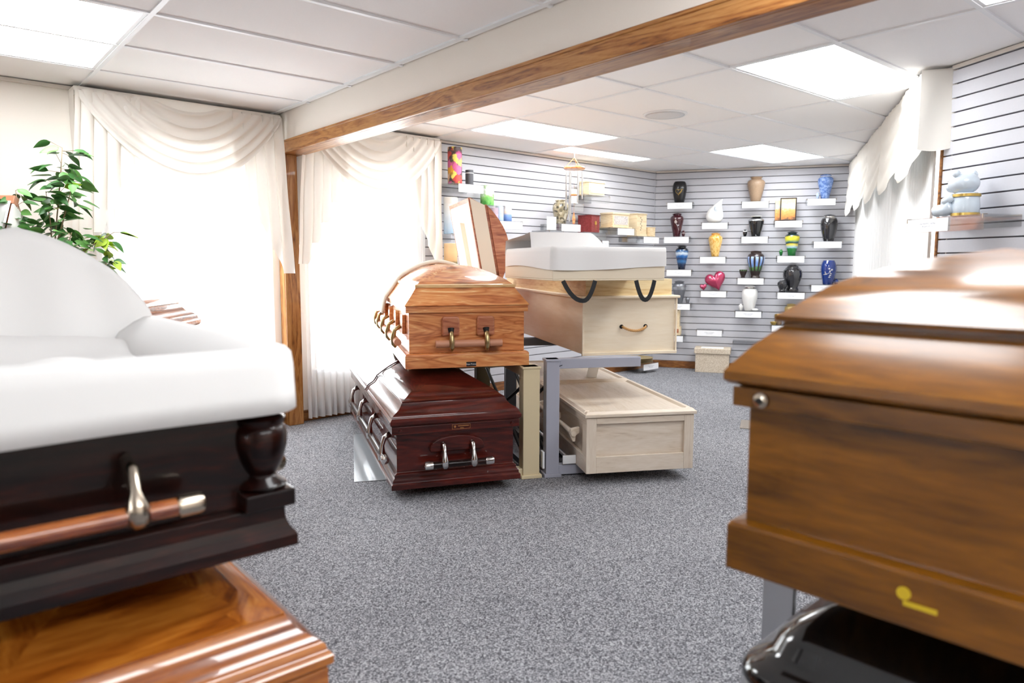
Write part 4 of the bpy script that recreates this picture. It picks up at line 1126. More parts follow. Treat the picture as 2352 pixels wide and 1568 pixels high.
# clear sheet and floor register
e_dir = Vector((math.sin(math.radians(62.5)), -math.cos(math.radians(62.5)), 0)); l_dir = Vector((math.cos(math.radians(62.5)), math.sin(math.radians(62.5)), 0))
sh = MB().box(0, .36, 0, 1.15, .001, .005).build('floor_sheet', 'sheet', bevel=.001); sh.location = (1.846, 3.574, 0); sh.rotation_euler[2] = math.radians(62.5-90)
tag(sh, 'clear plastic sheet lying on the carpet beside the mahogany casket', 'plastic sheet')
fv = empty('floor_register', (4.88, 2.93, 0), math.radians(30), 'flat bronze floor register in the grey carpet', 'floor vent')
MB().box(-.15, .15, -.07, .07, 0, .006).build('frame', 'vent', fv, bevel=.002)
for k in range(8): MB().box(-.12, .12, -.052+k*.0135, -.046+k*.0135, .006, .008).build('louvre', 'vent', fv)

# ------------------------------------------------------------------ shelves, price cards, urns
def on(F, s, off, z, name, label, cat, group=None):
    return empty(name, F.p(s, off, z), F.rz, label, cat, group)
def shelf(F, s, z, label, w=.30, depth=.20, card=True, clip=True, card_off=.0, card_w=None):
    """clear acrylic slat-wall shelf with its white price card on the front edge; z = top of the shelf"""
    e = on(F, s, 0, z, 'acrylic_shelf', label, 'shelf', 'clear shelves on the slatted walls')
    MB().box(-w/2, w/2, -depth, -.022, -.005, 0).build('plate', 'acrylic', e)
    MB().box(-w/2, w/2, -.026, -.0215, -.06, -.005).build('back_lip', 'acrylic', e)
    MB().box(-w/2, w/2, -depth-.005, -depth, -.078, -.0).build('card_holder', 'acrylic', e)
    for x in (-1, 1):
        MB().tube([(x*(w/2-.004), -depth+.02, -.001), (x*(w/2-.004), -depth-.007, -.001), (x*(w/2-.004), -depth-.007, -.022)], .0022, 6).build('clip', 'nickel', e)
    if card:
        cw = card_w or .275
        MB().box(-cw/2, cw/2, -depth-.0075, -depth-.0055, -.074, -.006).xf(lambda x, y, zz: (x, y, zz+.074)).build('price_card', 'sign', e, loc=(card_off, 0, -.074))
    return e
def taper(pts, h, r): return [(a*r, b*h) for a, b in pts]
CLASSIC = [(.01, 0), (.50, 0), (.52, .02), (.60, .15), (.78, .40), (.95, .62), (1.0, .72), (.97, .80), (.82, .86), (.64, .885), (.58, .90), (.58, .915), (.72, .935), (.74, .945), (.62, .965), (.40, .985), (.12, 1.0), (.01, 1.0)]
ROUND = [(.01, 0), (.56, 0), (.60, .02), (.72, .18), (.92, .42), (1.0, .60), (.96, .76), (.80, .86), (.62, .90), (.60, .915), (.72, .94), (.62, .97), (.3, .995), (.01, 1.0)]
BARREL = [(.01, 0), (.62, 0), (.66, .02), (.84, .3), (1.0, .62), (.96, .80), (.84, .93), (.72, .99), (.70, 1.0), (.01, 1.0)]
AMPH = [(.01, 0), (.52, 0), (.55, .02), (.7, .25), (.92, .55), (1.0, .72), (.98, .78), (.85, .84), (.62, .88), (.55, .90), (.58, .93), (.68, .95), (.70, .97), (.60, .985), (.01, 1.0)]
GINGER = [(.01, 0), (.58, 0), (.56, .03), (.48, .06), (.50, .1), (.72, .32), (.95, .58), (1.0, .70), (.96, .78), (.84, .86), (.62, .90), (.60, .92), (.62, .95), (.64, .96), (.55, .985), (.01, 1.0)]
GRAN = [(.01, 0), (.62, 0), (.66, .02), (.66, .12), (.60, .14), (.58, .17), (.75, .34), (.97, .56), (1.0, .66), (.93, .80), (.70, .90), (.60, .92), (.60, .95), (.46, .98), (.01, 1.0)]
MINI = [(.01, 0), (.55, 0), (.6, .05), (.92, .42), (1.0, .62), (.86, .78), (.5, .84), (.5, .88), (.62, .92), (.5, .98), (.01, 1.0)]
def radius_at(prof, z):
    for (r0, z0), (r1, z1) in zip(prof, prof[1:]):
        if z0 <= z <= z1 and z1 > z0: return r0+(r1-r0)*(z-z0)/(z1-z0)
    return prof[-1][0]
def urn(F, s, z, h, w, shape, mat, label, name='cremation_urn', group='urns on the slatted walls', off=.12, lid=None, lid_mat=None, extra=None):
    e = on(F, s, off, z, name, label, 'urn', group)
    prof = taper(shape, h, w/2)
    if lid is None: lid = .885
    k = max(i for i, p in enumerate(prof) if p[1] <= lid*h+1e-6)
    MB().lathe(prof[:k+1], 32).build('vessel', mat, e, smooth='auto', angle=50)
    if k < len(prof)-1: MB().lathe(prof[k:], 32).build('lid', lid_mat or mat, e, smooth='auto', angle=50)
    if extra: extra(e, prof, h, w)
    return e
def band(z0, z1, mat, name='band'):
    def f(e, prof, h, w):
        n = 5
        pr_ = [(radius_at(prof, (z0+(z1-z0)*k/n)*h)+.0012, (z0+(z1-z0)*k/n)*h) for k in range(n+1)]
        MB().loft([[(r*math.cos(2*PI*i/32), r*math.sin(2*PI*i/32), zz) for i in range(32)] for r, zz in pr_], False, False).build(name, mat, e, smooth=True)
    return f
def both(*fs):
    def f(*a):
        for g in fs: g(*a)
    return f
def wrap(prof, a, z, lift=.002):
    """point on the front of a turned vessel: a = arc length across the front, z = height"""
    r = radius_at(prof, z)+lift; t = a/max(r, .01)
    return (r*math.sin(t), -r*math.cos(t), z)
def emblem_heart(e, prof, h, w):
    pts = []
    for k in range(41):
        t = 2*PI*k/40; x = 16*math.sin(t)**3; y = 13*math.cos(t)-5*math.cos(2*t)-2*math.cos(3*t)-math.cos(4*t)
        pts.append(wrap(prof, -.004+x*.0023, .50*h+y*.0023))
    MB().tube(pts, .0016, 6, False).build('heart_outline', 'gold', e, smooth=True)
    for k in range(9):
        a = -.006+.0042*k; z = (.40+.021*k)*h
        MB().tube([wrap(prof, a, z), wrap(prof, a+.012, z+.004+.001*k), wrap(prof, a+.017, z+.013)], [.0012, .0032, .0008], 6).build('gold_feather', 'gold', e)
def petal(e, prof, a, z, la, lz, mat, name, rot=0.):
    vs = []; n = 12
    for k in range(n):
        t = 2*PI*k/n; x, y = la*math.cos(t), lz*math.sin(t)
        vs.append(wrap(prof, a+x*math.cos(rot)-y*math.sin(rot), z+x*math.sin(rot)+y*math.cos(rot), .0022))
    MB().add(vs, [tuple(range(n))]).build(name, mat, e, solid=.001)
def emblem_rose(e, prof, h, w):
    for a, z, la, lz, r in ((-.006, .64*h, .010, .017, .2), (-.014, .60*h, .008, .013, .5), (.002, .60*h, .008, .013, -.4), (-.006, .575*h, .013, .007, 0), (.022, .47*h, .012, .006, .7), (.006, .50*h, .010, .005, -.6)):
        petal(e, prof, a, z, la, lz, 'silver', 'rose_petal', r)
    MB().tube([wrap(prof, -.004, .57*h), wrap(prof, .008, .47*h), wrap(prof, .022, .34*h), wrap(prof, .03, .24*h)], .0016, 6).build('rose_stem', 'silver', e)
def emblem_bird(e, prof, h, w):
    for a, z, la, lz, r in ((-.03, .44*h, .016, .006, .15), (-.038, .50*h, .006, .014, .4), (-.052, .42*h, .012, .004, .3), (.0, .66*h, .009, .009, 0), (.028, .62*h, .010, .009, 0), (.008, .56*h, .010, .006, .4), (.02, .46*h, .010, .005, -.5), (.012, .38*h, .012, .005, .3), (.004, .31*h, .012, .004, 0)):
        petal(e, prof, a, z, la, lz, 'silver', 'blossom', r)
    MB().tube([wrap(prof, -.012, .46*h), wrap(prof, .004, .50*h), wrap(prof, .016, .58*h), wrap(prof, .026, .62*h)], .0014, 6).build('branch', 'silver', e)
    MB().tube([wrap(prof, .012, .56*h), wrap(prof, .012, .42*h), wrap(prof, .002, .31*h)], .0014, 6).build('branch', 'silver', e)

G_BIG = 'urns on the slatted walls'; G_MINI = 'keepsake urns on the slatted walls'
urn(FB, .294, 1.937, .239, .162, BARREL, 'u_matblack', 'black urn with a gold heart emblem on the urn wall', extra=emblem_heart, lid=.99)
urn(FB, .272, 1.548, .273, .155, CLASSIC, 'u_burg', 'burgundy urn with a silver rose on the urn wall', extra=emblem_rose)
urn(FB, .352, 1.548, .069, .043, MINI, 'u_burg', 'tiny burgundy keepsake urn beside the rose urn', 'keepsake_urn', G_MINI, off=.16, extra=band(.5, .62, 'silver'))
urn(FB, .338, 1.171, .280, .151, CLASSIC, 'u_scene', 'dark blue urn painted with a moonlit lake scene')
urn(FB, .318, .780, .262, .159, CLASSIC, 'u_pewter', 'pewter grey urn with a pale band beside the plywood casket', extra=band(.60, .72, 'u_pewter_lt'))
urn(FB, .417, .780, .076, .052, MINI, 'u_pewter', 'tiny pewter keepsake urn beside the pewter urn', 'keepsake_urn', G_MINI, off=.13)
urn(FB, .709, 1.319, .272, .156, CLASSIC, 'u_golden', 'golden yellow urn with brown grasses')
urn(FB, 1.128, 1.929, .275, .189, AMPH, 'u_bronze', 'plain bronze brown urn in the top row')
urn(FB, 1.143, 1.543, .232, .169, AMPH, 'u_black', 'black urn with a white shoulder band', extra=both(band(.74, .83, 'u_pewter_lt'), band(.935, .972, 'u_white')))
urn(FB, 1.027, 1.543, .078, .049, MINI, 'u_black', 'tiny black and white keepsake urn beside the banded black urn', 'keepsake_urn', G_MINI, extra=band(.70, .80, 'u_white'))
urn(FB, 1.153, 1.082, .303, .189, GINGER, 'u_drip', 'dark brown urn with blue streaks running down it', lid_mat='u_brown', lid=.90)
urn(FB, 1.022, 1.082, .094, .088, [(.01, 0), (.5, 0), (.45, .15), (.8, .5), (1., .8), (.96, .95), (.8, .9), (.5, .85), (.01, .84)], 'u_drip', 'small blue streaked cup beside the brown urn', 'keepsake_cup', G_MINI, lid=1.)
urn(FB, 1.102, .709, .286, .175, ROUND, 'u_white', 'ivory white urn with a silver neck', extra=band(.862, .935, 'chrome', 'neck_band'))
urn(FB, 1.011, .709, .077, .052, MINI, 'u_white', 'tiny white keepsake urn beside the ivory urn', 'keepsake_urn', G_MINI)
o = on(FB, 1.165, .185, .709, 'white_pebble', 'smooth white pebble in front of the ivory urn', 'keepsake')
MB().sphere((0, 0, .0145), .036, .025, .0145).build('stone', 'u_white', o, smooth=True)
urn(FB, 1.527, 1.328, .269, .157, CLASSIC, 'u_landscape', 'green and yellow urn painted with a landscape')
urn(FB, 1.416, 1.328, .071, .041, MINI, 'u_landscape', 'tiny green keepsake urn beside the landscape urn', 'keepsake_urn', G_MINI)
urn(FB, 1.545, .930, .294, .206, GRAN, 'u_granite', 'large polished black granite urn', off=.135)
urn(FB, 1.440, .930, .130, .105, GRAN, 'u_granite', 'small round black granite urn in front of the large granite one', 'keepsake_urn', G_MINI, off=.222)
urn(FB, 1.545, .559, .24, .14, CLASSIC, 'plate_gold', 'brass urn half hidden behind the oak casket lid')
o = on(FB, 1.416, .13, .559, 'memorial_candle', 'brown candle with a brass lid low on the urn wall', 'candle')
MB().lathe([(.01, 0), (.037, 0), (.039, .004), (.039, .088), (.01, .089)], 24).build('jar', 'u_bronze', o, smooth='auto'); MB().lathe([(.01, .088), (.04, .088), (.041, .112), (.036, .118), (.01, .118)], 24).build('lid', 'gold', o, smooth='auto')
o = on(FB, 1.365, .18, .559, 'brass_dish', 'small brass dish in front of the brown candle', 'dish')
MB().lathe([(.01, 0), (.02, 0), (.024, .006), (.034, .022), (.036, .034), (.033, .034), (.028, .02), (.005, .01)], 24).build('bowl', 'gold', o, smooth='auto')
urn(FB, 1.840, 1.942, .263, .158, CLASSIC, 'u_sky', 'sky blue marbled urn in the top row beside the valance', extra=band(.895, .915, 'u_white'))
urn(FB, 1.765, 1.942, .068, .037, MINI, 'p_blue', 'tiny pale blue keepsake urn beside the marbled urn', 'keepsake_urn', G_MINI, off=.16)
urn(FB, 1.895, 1.484, .289, .177, ROUND, 'u_granite', 'dark speckled urn with a silver collar', extra=band(.845, .935, 'chrome', 'collar'))
urn(FB, 1.910, 1.013, .263, .161, BARREL, 'u_blue', 'cobalt blue vase urn with a silver bird and blossoms', extra=emblem_bird, lid=.99)
urn(FB, 1.994, 1.013, .065, .046, MINI, 'u_blue', 'tiny cobalt blue keepsake urn beside the bird vase', 'keepsake_urn', G_MINI, extra=band(.4, .5, 'silver'))
# teardrop
def teardrop():
    e = on(FB, .690, .12, 1.703, 'teardrop_urn', 'white teardrop shaped urn with a hollow heart', 'urn', G_BIG)
    rings = []; n = 28
    data = [(0, .045, 0), (.004, .062, 0), (.03, .086, 0), (.07, .097, 0), (.11, .092, .002), (.15, .074, .010), (.185, .053, .024), (.215, .034, .044), (.24, .019, .062), (.258, .008, .077), (.267, .001, .084)]
    for z, r, cx in data: rings.append([(cx+r*math.cos(2*PI*i/n), .62*r*math.sin(2*PI*i/n), z) for i in range(n)])
    MB().loft(rings).build('vessel', 'u_white', e, smooth=True)
    MB().sphere((.022, -.047, .150), .026, .012, .040).build('hollow', 'u_bear', e, smooth=True)  # pale grey-blue ellipsoid, shading of the hollow put into its colour
    MB().sphere((.026, -.056, .152), .012, .008, .018).build('inner_heart', 'u_white', e, smooth=True)
teardrop()
def heart_mesh(w, d):
    m = MB(); n = 40; rings = []
    for j in range(9):
        t = j/8*2-1; sc = math.sqrt(max(.0004, 1-t*t))**.8; y = t*d/2
        ring = []
        for k in range(n):
            a = 2*PI*k/n; x = 16*math.sin(a)**3; z = 13*math.cos(a)-5*math.cos(2*a)-2*math.cos(3*a)-math.cos(4*a)
            x = .8*x+.2*15*math.sin(a); z = .78*(z+2)+.22*14*math.cos(a); ring.append((x/32*w*sc, y, z/30*w*sc))
        rings.append(ring)
    return m.loft(rings)
def heart_urn(s, z, w, off, label, tilt, nm, grp):
    e = on(FB, s, off, z, nm, label, 'urn', grp)
    hm = heart_mesh(w, w*.55); c, s_ = math.cos(tilt), math.sin(tilt)
    hm.xf(lambda x, y, zz: (x*c-zz*s_, y, x*s_+zz*c)); zm = min(p[2] for p in hm.v)
    hm.xf(lambda x, y, zz: (x, y, zz-zm)).build('heart', 'u_pink', e, smooth=True)
    MB().sphere((-w*.26, -w*.22, w*.62), w*.05, w*.03, w*.05).build('inlay', 'silver', e, smooth=True)
heart_urn(.728, .931, .236, .12, 'large glossy pink heart urn', .35, 'heart_urn', G_BIG)
heart_urn(.592, .931, .080, .16, 'small pink heart keepsake leaning beside the large heart urn', .15, 'heart_keepsake', G_MINI)
# framed picture
def framed():
    e = on(FB, 1.473, .12, 1.712, 'autumn_picture', 'framed autumn landscape picture standing on the urn wall', 'picture')
    m = MB(); w, h_, q = .17, .251, .012
    for a in ((-w/2, w/2, 0, q), (-w/2, w/2, h_-q, h_), (-w/2, -w/2+q, q, h_-q), (w/2-q, w/2, q, h_-q)): m.box(a[0], a[1], -.012, .0, a[2], a[3])
    m.build('frame', 'u_brown', e, bevel=.002); MB().box(-w/2+q, w/2-q, -.006, .002, q, h_-q).build('print', 'p_autumn', e)
    e2 = on(FB, 1.388, .07, 1.712, 'picture_box', 'small orange printed box behind the framed autumn picture', 'box')
    MB().box(-.05, .05, -.03, .03, 0, .225).build('carton', 'p_autumn', e2, bevel=.002)
framed()
for s, z, lb in ((.307, 1.937, 'under the black heart emblem urn'), (.279, 1.548, 'under the burgundy rose urn'), (.315, 1.171, 'under the dark blue lake urn'), (.313, .780, 'under the pewter urn'),
                 (.699, 1.703, 'under the white teardrop urn'), (.688, 1.319, 'under the golden yellow urn'), (.708, .931, 'under the pink heart urns'),
                 (1.125, 1.929, 'under the plain bronze urn'), (1.131, 1.543, 'under the banded black urn'), (1.105, 1.082, 'under the blue streaked brown urn'), (1.094, .709, 'under the ivory white urn'),
                 (1.477, 1.712, 'under the autumn picture'), (1.516, 1.328, 'under the green landscape urn'), (1.530, .930, 'under the granite urns'), (1.485, .559, 'under the brown candle'),
                 (1.801, 1.942, 'under the sky blue urn'), (1.882, 1.484, 'under the dark speckled urn'), (1.876, 1.013, 'under the cobalt bird vase'), (.245, .405, 'under the carved wooden box on the urn wall')):
    shelf(FB, s, z-.0005, 'clear shelf with a white price card '+lb, depth=.27 if z == .930 else .20)
shelf(FB, .677, .482, 'empty clear shelf with a white price card low on the urn wall')
shelf(FB, 1.085, .36, 'empty clear shelf without a card at the bottom of the urn wall', card=False)
o = on(FB, .245, .12, .405, 'carved_box', 'carved wooden urn box half hidden by the plywood casket', 'box')
MB().box(-.105, .105, -.07, .07, 0, .10).build('base_box', 'lightwood', o, bevel=.003); MB().box(-.09, .09, -.06, .06, .10, .30).build('upper_box', 'lightwood', o, bevel=.004)
for k in range(5): MB().box(-.08+.036*k, -.06+.036*k, -.0715, -.069, .03, .075).build('carving', 'cedar_dark', o)

# ---- left slatted wall
def tube_urn(s, z, h, w, mat, label, off=.17, cap=None):
    e = on(FL, s, off, z, 'scatter_tube', label, 'scatter tube', 'printed scatter tubes on the slatted wall')
    MB().lathe([(.01, 0), (w/2, 0), (w/2, h*.82), (.01, h*.82)], 32).build('tube', mat, e, smooth='auto')
    MB().lathe([(.01, h*.82), (w/2-.001, h*.82), (w/2, h*.825), (w/2, h-.002), (w/2-.003, h), (.01, h)], 32).build('cap', cap or mat, e, smooth='auto')
    return e
tube_urn(6.687, 1.924, .315, .125, 'p_roses', 'tall tube printed with red and yellow roses')
e = tube_urn(6.849, 1.924, .136, .072, 'darktube', 'short charcoal grey tube beside the rose tube')
MB().lathe([(.0363, .105), (.0366, .105), (.0366, .110), (.0363, .110)], 32).build('white_line', 'paper', e)
tube_urn(7.055, 1.757, .181, .125, 'p_orchid', 'green tube printed with white orchids')
tube_urn(7.205, 1.625, .137, .075, 'p_blue', 'short pale blue tube beside the dusk sea tube')
tube_urn(7.305, 1.625, .141, .078, 'p_dusk', 'short tube printed with a sea at dusk')
tube_urn(7.10, 1.625, .115, .07, 'pink_tube', 'short pink and white flowered tube half hidden by the cedar lid', off=.22)
tube_urn(6.64, 1.492, .316, .125, 'p_mist', 'tall tube printed with a misty lake behind the cedar lid')
tube_urn(6.635, 1.21, .20, .12, 'p_field', 'tube printed with a golden field low behind the cedar lid')
for s, z, lb, w_, co in ((6.755, 1.9235, 'under the rose tube', .36, .02), (7.05, 1.7565, 'under the orchid tube', .24, None), (7.22, 1.6245, 'under the dusk sea tube', .34, .03), (6.66, 1.4915, 'under the misty lake tube', .18, None), (6.66, 1.2095, 'under the golden field tube', .18, None)):
    shelf(FL, s, z, 'clear shelf '+('with a white price card ' if co is not None else '')+lb, w=w_, depth=.28, card=co is not None, card_off=co or 0)
def wbox(s, z, w, d, h, label, off=.17, name='wooden_box', lidh=.02, mat='lightwood', panel=None, rz=0.):
    e = on(FL, s, off, z, name, label, 'box'); e.rotation_euler[2] += rz
    MB().box(-w/2, w/2, -d/2, d/2, 0, h-lidh).build('box_body', mat, e, bevel=.002)
    MB().box(-w/2-.006, w/2+.006, -d/2-.006, d/2+.006, h-lidh, h).build('lid', mat, e, bevel=.003)
    if panel: MB().box(-w/2+.02, w/2-.02, -d/2-.003, -d/2+.001, .02, h-lidh-.015).build('front_panel', panel, e)
    return e
wbox(8.47, 1.936, .24, .16, .147, 'pale wooden box on a clear shelf behind the wind chime', panel='lightwood')
wbox(8.86, 1.629, .27, .17, .150, 'pale wooden box with an etched front panel', panel='p_etch')
MB().box(-.16, .16, -.11, .11, -.012, 0).build('base_board', 'lightwood', bpy.data.objects['wooden_box.001'])
wbox(9.25, 1.561, .17, .13, .229, 'tall pale wooden box carved with leaves', lidh=.012, name='wooden_box')
for k in range(7): MB().box(-.03+.01*(k % 3), -.018+.01*(k % 3), -.0685, -.064, .045+.022*k, .052+.022*k).build('carving', 'u_brown', bpy.data.objects['wooden_box.002'])
wbox(9.40, 1.539, .10, .08, .105, 'small pale wooden block beside the tall carved box', off=.23, lidh=.006, name='wooden_block')
wbox(8.44, 1.558, .18, .16, .177, 'dark red leatherette box with a gold tree on its front', name='red_box', mat='leather', lidh=.004, rz=.25)
rb_ = bpy.data.objects['red_box']
MB().tube([(0, -.0815, .03), (0, -.0815, .08)], .002, 6).build('gold_tree', 'gold', rb_)
for k in range(10):
    a = PI*(k+.5)/10; MB().tube([(0, -.0815, .075), (.03*math.cos(a), -.0815, .085+.035*math.sin(a))], .0012, 5).build('gold_twig', 'gold', rb_)
for s, z, w_, lb, co in ((8.44, 1.9355, .40, 'under the pale box behind the wind chime', None), (8.86, 1.6165, .42, 'under the etched wooden box', .05), (9.30, 1.5385, .38, 'under the carved wooden boxes', .06), (8.42, 1.5575, .34, 'under the dark red box', None)):
    shelf(FL, s, z, 'clear shelf '+('with a white price card ' if co is not None else '')+lb, w=w_, depth=.28, card=co is not None, card_off=co or 0)
MB().box(-.09, .09, -.07, .07, 1.539-1.561, 0).build('plinth', 'lightwood', bpy.data.objects['wooden_box.002'])
urn(FL, 8.019, 1.630, .244, .165, ROUND, 'u_mosaic', 'mosaic urn of shell fragments on the slatted wall', off=.17)
shelf(FL, 8.03, 1.6295, 'clear shelf with a white price card under the mosaic urn', depth=.28, card_off=.02)
o = on(FL, 8.19, .20, 1.84, 'info_card', 'white leaflet card standing behind the mosaic urn', 'card'); MB().box(-.05, .05, -.001, .001, 0, .145).build('leaflet', 'paper', o); MB().box(-.05, .05, -.03, .03, -.003, 0).build('foot', 'acrylic', o)
shelf(FL, 8.19, 1.8365, 'clear shelf holding the white leaflet card', w=.13, depth=.26, card=False)
o = on(FL, 7.86, .2, 1.565, 'info_card', 'white leaflet card to the left of the mosaic urn', 'card'); MB().box(-.065, .065, -.001, .001, 0, .13).build('leaflet', 'paper', o); MB().box(-.06, .06, -.03, .03, -.003, 0).build('foot', 'acrylic', o)
shelf(FL, 7.86, 1.5615, 'clear shelf holding the left leaflet card', w=.2, depth=.26, card=False)
shelf(FL, 8.60, 1.48, 'clear shelf with a small white card beside the white lined tray', w=.14, depth=.26, card_w=.10)
# gold plates on a low shelf
for k in range(4):
    o = on(FL, 9.31+.004*(k % 2), .17, .109+.015*k, 'gilt_plate', 'gilt rimmed plate, number %s from the bottom of the low stack' % ['first', 'second', 'third', 'fourth'][k], 'plate', 'stacked gilt plates')
    MB().lathe([(.01, 0), (.10, 0), (.13, .006), (.168, .014), (.17, .016), (.165, .017), (.125, .009), (.01, .004)], 36).build('dish', 'plate_gold', o, smooth='auto')
shelf(FL, 9.34, .1085, 'low clear shelf with a white price card under the gilt plates', w=.36, depth=.30, card_off=.04)

# wind chime hanging from the ceiling
def chime():
    e = empty('wind_chime', (4.98, 4.97, 1.62), 0, 'metal tube wind chime hanging from the ceiling in front of the slatted wall', 'wind chime')
    H = CE-1.62
    MB().tube([(0, 0, H), (0, 0, H-.06)], .003, 6).build('hook', 'tbar', e)
    ring_z = .535
    n = 28; ring = [(.098*math.cos(2*PI*k/n), .098*math.sin(2*PI*k/n), ring_z) for k in range(n+1)]
    MB().lathe([(.07, ring_z-.012), (.098, ring_z-.012), (.104, ring_z), (.098, ring_z+.012), (.07, ring_z+.012)], 32).build('ring', 'cedar', e, smooth='auto')
    for k in range(3):
        a = 2*PI*k/3+.4; MB().tube([(0, 0, H-.06), (.085*math.cos(a), .085*math.sin(a), ring_z+.012)], .0022, 6).build('cord', 'rope', e)
    for k, ln in enumerate((.22, .42, .36, .48, .30, .26)):
        a = 2*PI*k/6+.2; x, y = .078*math.cos(a), .078*math.sin(a)
        MB().tube([(x, y, ring_z-.035), (x, y, ring_z-.035-ln)], .0085, 12).build('chime_tube', 'chrome', e, smooth='auto')
        MB().tube([(x, y, ring_z-.012), (x, y, ring_z-.035)], .001, 5).build('cord', 'rope', e)
    MB().lathe([(.005, .27), (.03, .272), (.034, .28), (.03, .288), (.005, .29)], 20).build('striker', 'cedar', e, smooth='auto')
    MB().tube([(0, 0, ring_z), (0, 0, .11)], .001, 5).build('cord', 'rope', e)
    MB().prism([(0, .115), (.02, .05), (.012, 0), (-.012, 0), (-.02, .05)], -.004, .004).build('wind_sail', 'cedar', e, bevel=.002)
chime()

# speckled storage box on the floor
def storage():
    e = empty('storage_box', FB.p(.72, .17, 0), FB.rz, 'speckled beige lidded box on the carpet below the urns', 'box')
    MB().box(-.185, .185, -.12, .12, 0, .235).build('box_body', 'linen', e, bevel=.004)
    MB().box(-.20, .20, -.135, .135, .215, .275).build('lid', 'linen', e, bevel=.006)
    MB().box(-.13, .12, -.09, .06, .2755, .2775).build('paper_sheet', 'paper', e)
storage()

# ---- right slatted wall: bear urn on its shelf
def bear():
    z = 1.485
    e = on(FR, .25, .15, z, 'bear_urn', 'pale blue ceramic bear urn on the slatted wall', 'urn')
    MB().lathe([(.01, 0), (.055, 0), (.062, .012), (.064, .05), (.06, .10), (.05, .118), (.01, .12)], 28, (.03, 0, 0)).build('body', 'u_bear', e, smooth='auto')
    for z0 in (.002, .098): MB().lathe([(.0645, z0), (.066, z0), (.066, z0+.014), (.0645, z0+.014)], 28, (.03, 0, 0)).build('gold_band', 'gold', e, smooth='auto')
    hd = MB().sphere((.01, 0, .168), .075, .07, .058).build('head', 'u_bear', e, smooth=True)
    for s in (-1, 1): MB().sphere((.015, s*.052, .214), .016, .02, .02).build('ear', 'u_bear', hd, smooth=True)
    MB().sphere((-.055, 0, .155), .034, .036, .028).build('muzzle', 'u_bear', hd, smooth=True)
    MB().sphere((-.087, 0, .163), .007, .011, .007).build('nose', 'silver', hd, smooth=True)
    for y in (-.036, .03): MB().sphere((-.050, y, .186), .006, .006, .006).build('eye', 'silver', hd, smooth=True)
    for s in (-1, 1):
        lg = MB().tube([(.0, s*.05, .05), (-.05, s*.052, .036), (-.10, s*.055, .032)], [.034, .034, .030], 18).build('leg', 'u_bear', e, smooth=True)
        MB().sphere((-.106, s*.056, .033), .012, .026, .028).build('paw_pad', 'silver', lg, smooth=True)
        MB().tube([(.01, s*.058, .10), (-.03, s*.066, .08), (-.055, s*.05, .072)], [.02, .022, .018], 14).build('arm', 'u_bear', e, smooth=True)
    shelf(FR, .24, z-.0005, 'long clear shelf with price cards under the bear urn', w=.50, depth=.24, card_off=-.1)
bear()

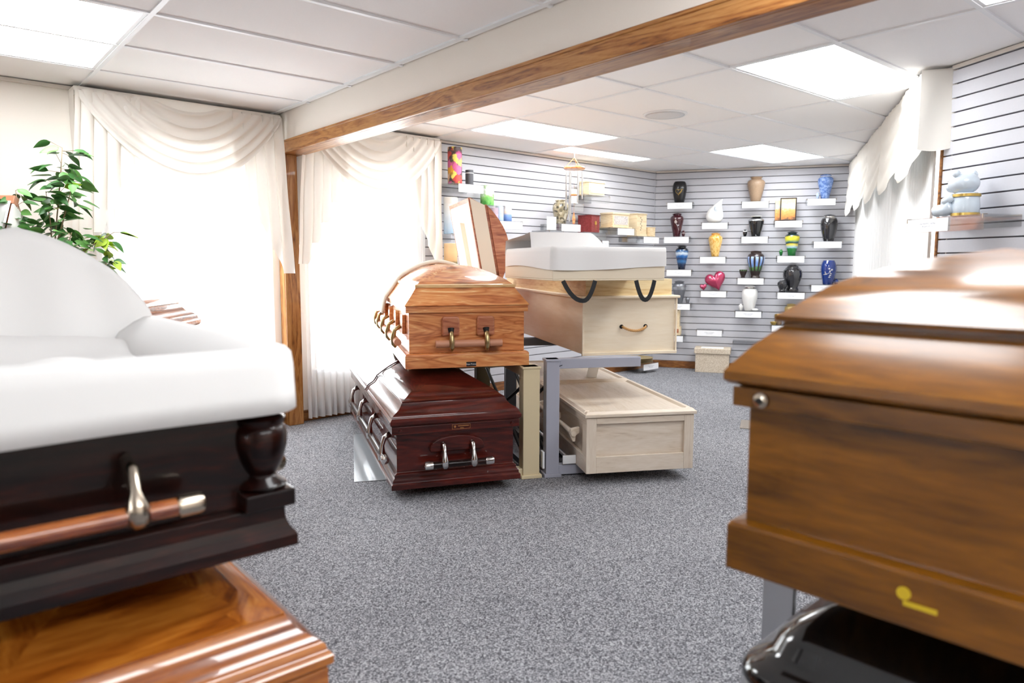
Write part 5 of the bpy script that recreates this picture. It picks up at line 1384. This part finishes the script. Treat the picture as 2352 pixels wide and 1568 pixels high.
# ------------------------------------------------------------------ ficus
def ficus():
    r = random.Random(11)
    root = empty('ficus_plant', (.60, 4.72, 0), 0, 'leafy green ficus standing beside the swagged window', 'plant')
    MB().lathe([(.02, 0), (.13, 0), (.15, .02), (.18, .26), (.185, .30), (.17, .30), (.16, .26), (.02, .25)], 24).build('pot', 'pot', root, smooth='auto')
    leafm = {}
    def leaf_mesh(k, mat):
        m = MB(); L, Wd = .095, .050; vs = []; n = 7
        for j in range(n+1):
            t = j/n; wd = Wd/2*math.sin(PI*t**.8)**.9*(1-.25*t) if 0 < t < 1 else .0005
            droop = -.02*t*t-(.004 if k else 0)*math.sin(4*t)
            vs += [(-wd, t*L, droop+.006*abs(wd)/Wd*2), (0, t*L, droop-.002), (wd, t*L, droop+.006*abs(wd)/Wd*2)]
        m.add(vs, [(3*j+c, 3*j+c+1, 3*j+c+4, 3*j+c+3) for j in range(n) for c in (0, 1)])
        o = m.build('leaf', mat, root, smooth=True); me = o.data; bpy.data.objects.remove(o, do_unlink=True); return me
    for k, mt in enumerate(('leaf_dark', 'leaf_mid', 'leaf_lime')): leafm[mt] = leaf_mesh(k, mt)
    origin = Vector((.60, 4.72, 0))
    MB().tube([(0, 0, .25), (.01, -.01, .7), (.0, -.03, 1.15)], [.016, .014, .011], 10).build('trunk', 'bark', root, smooth=True)
    # branches in world space: (points, leaf count, light share)
    B = [([(.60, 4.69, 1.15), (.63, 4.64, 1.45), (.66, 4.62, 1.70), (.675, 4.61, 1.86)], 58, .10, .09),
         ([(.61, 4.68, 1.20), (.60, 4.62, 1.45), (.585, 4.60, 1.62)], 26, .0, .075),
         ([(.62, 4.67, 1.30), (.68, 4.60, 1.55), (.72, 4.58, 1.70)], 24, .0, .07),
         ([(.60, 4.68, 1.12), (.70, 4.62, 1.26), (.80, 4.60, 1.34), (.90, 4.58, 1.41)], 36, .45, .07),
         ([(.60, 4.68, 1.10), (.72, 4.6, 1.17), (.83, 4.58, 1.22), (.88, 4.57, 1.25)], 30, .35, .07),
         ([(.60, 4.70, 1.10), (.52, 4.64, 1.27), (.44, 4.62, 1.38), (.40, 4.62, 1.46)], 46, .0, .085),
         ([(.60, 4.70, 1.15), (.50, 4.66, 1.38), (.46, 4.65, 1.55), (.455, 4.65, 1.62)], 12, .0, .06),
         ([(.55, 4.70, 1.10), (.40, 4.68, 1.34), (.33, 4.68, 1.50), (.31, 4.68, 1.60)], 16, .0, .06),
         ([(.60, 4.68, 1.10), (.63, 4.58, 1.22), (.66, 4.52, 1.33), (.68, 4.50, 1.40)], 44, .05, .10)]
    for pts, n, lime, spread in B:
        P = [Vector(p)-origin for p in pts]
        MB().tube([tuple(p) for p in P], [.006]+[.0035]*(len(P)-2)+[.0015], 6).build('branch', 'bark', root, smooth=True)
        for k in range(n):
            t = .22+.80*(k+.5)/n; q = min(t, .999)*(len(P)-1); a = int(q); c = P[a].lerp(P[a+1], q-a)
            az = r.uniform(0, 2*PI); el = r.uniform(-.5, .6)
            d = Vector((math.cos(az)*math.cos(el), math.sin(az)*math.cos(el), math.sin(el)))
            base = c+d*r.uniform(.01, spread)
            if r.random() < .35: MB().tube([tuple(c), tuple(base)], .0012, 4).build('twig', 'bark', root)
            mt = 'leaf_lime' if r.random() < lime else ('leaf_mid' if r.random() < .4 else 'leaf_dark')
            o = bpy.data.objects.new('leaf', leafm[mt]); COL.objects.link(o); o.parent = root
            o.location = base
            o.rotation_euler = (el*.6-.25+r.uniform(-.5, .5), r.uniform(-.9, .9), az-PI/2+r.uniform(-.5, .5))
            sc = r.uniform(.75, 1.15); o.scale = (sc, sc, sc)
ficus()
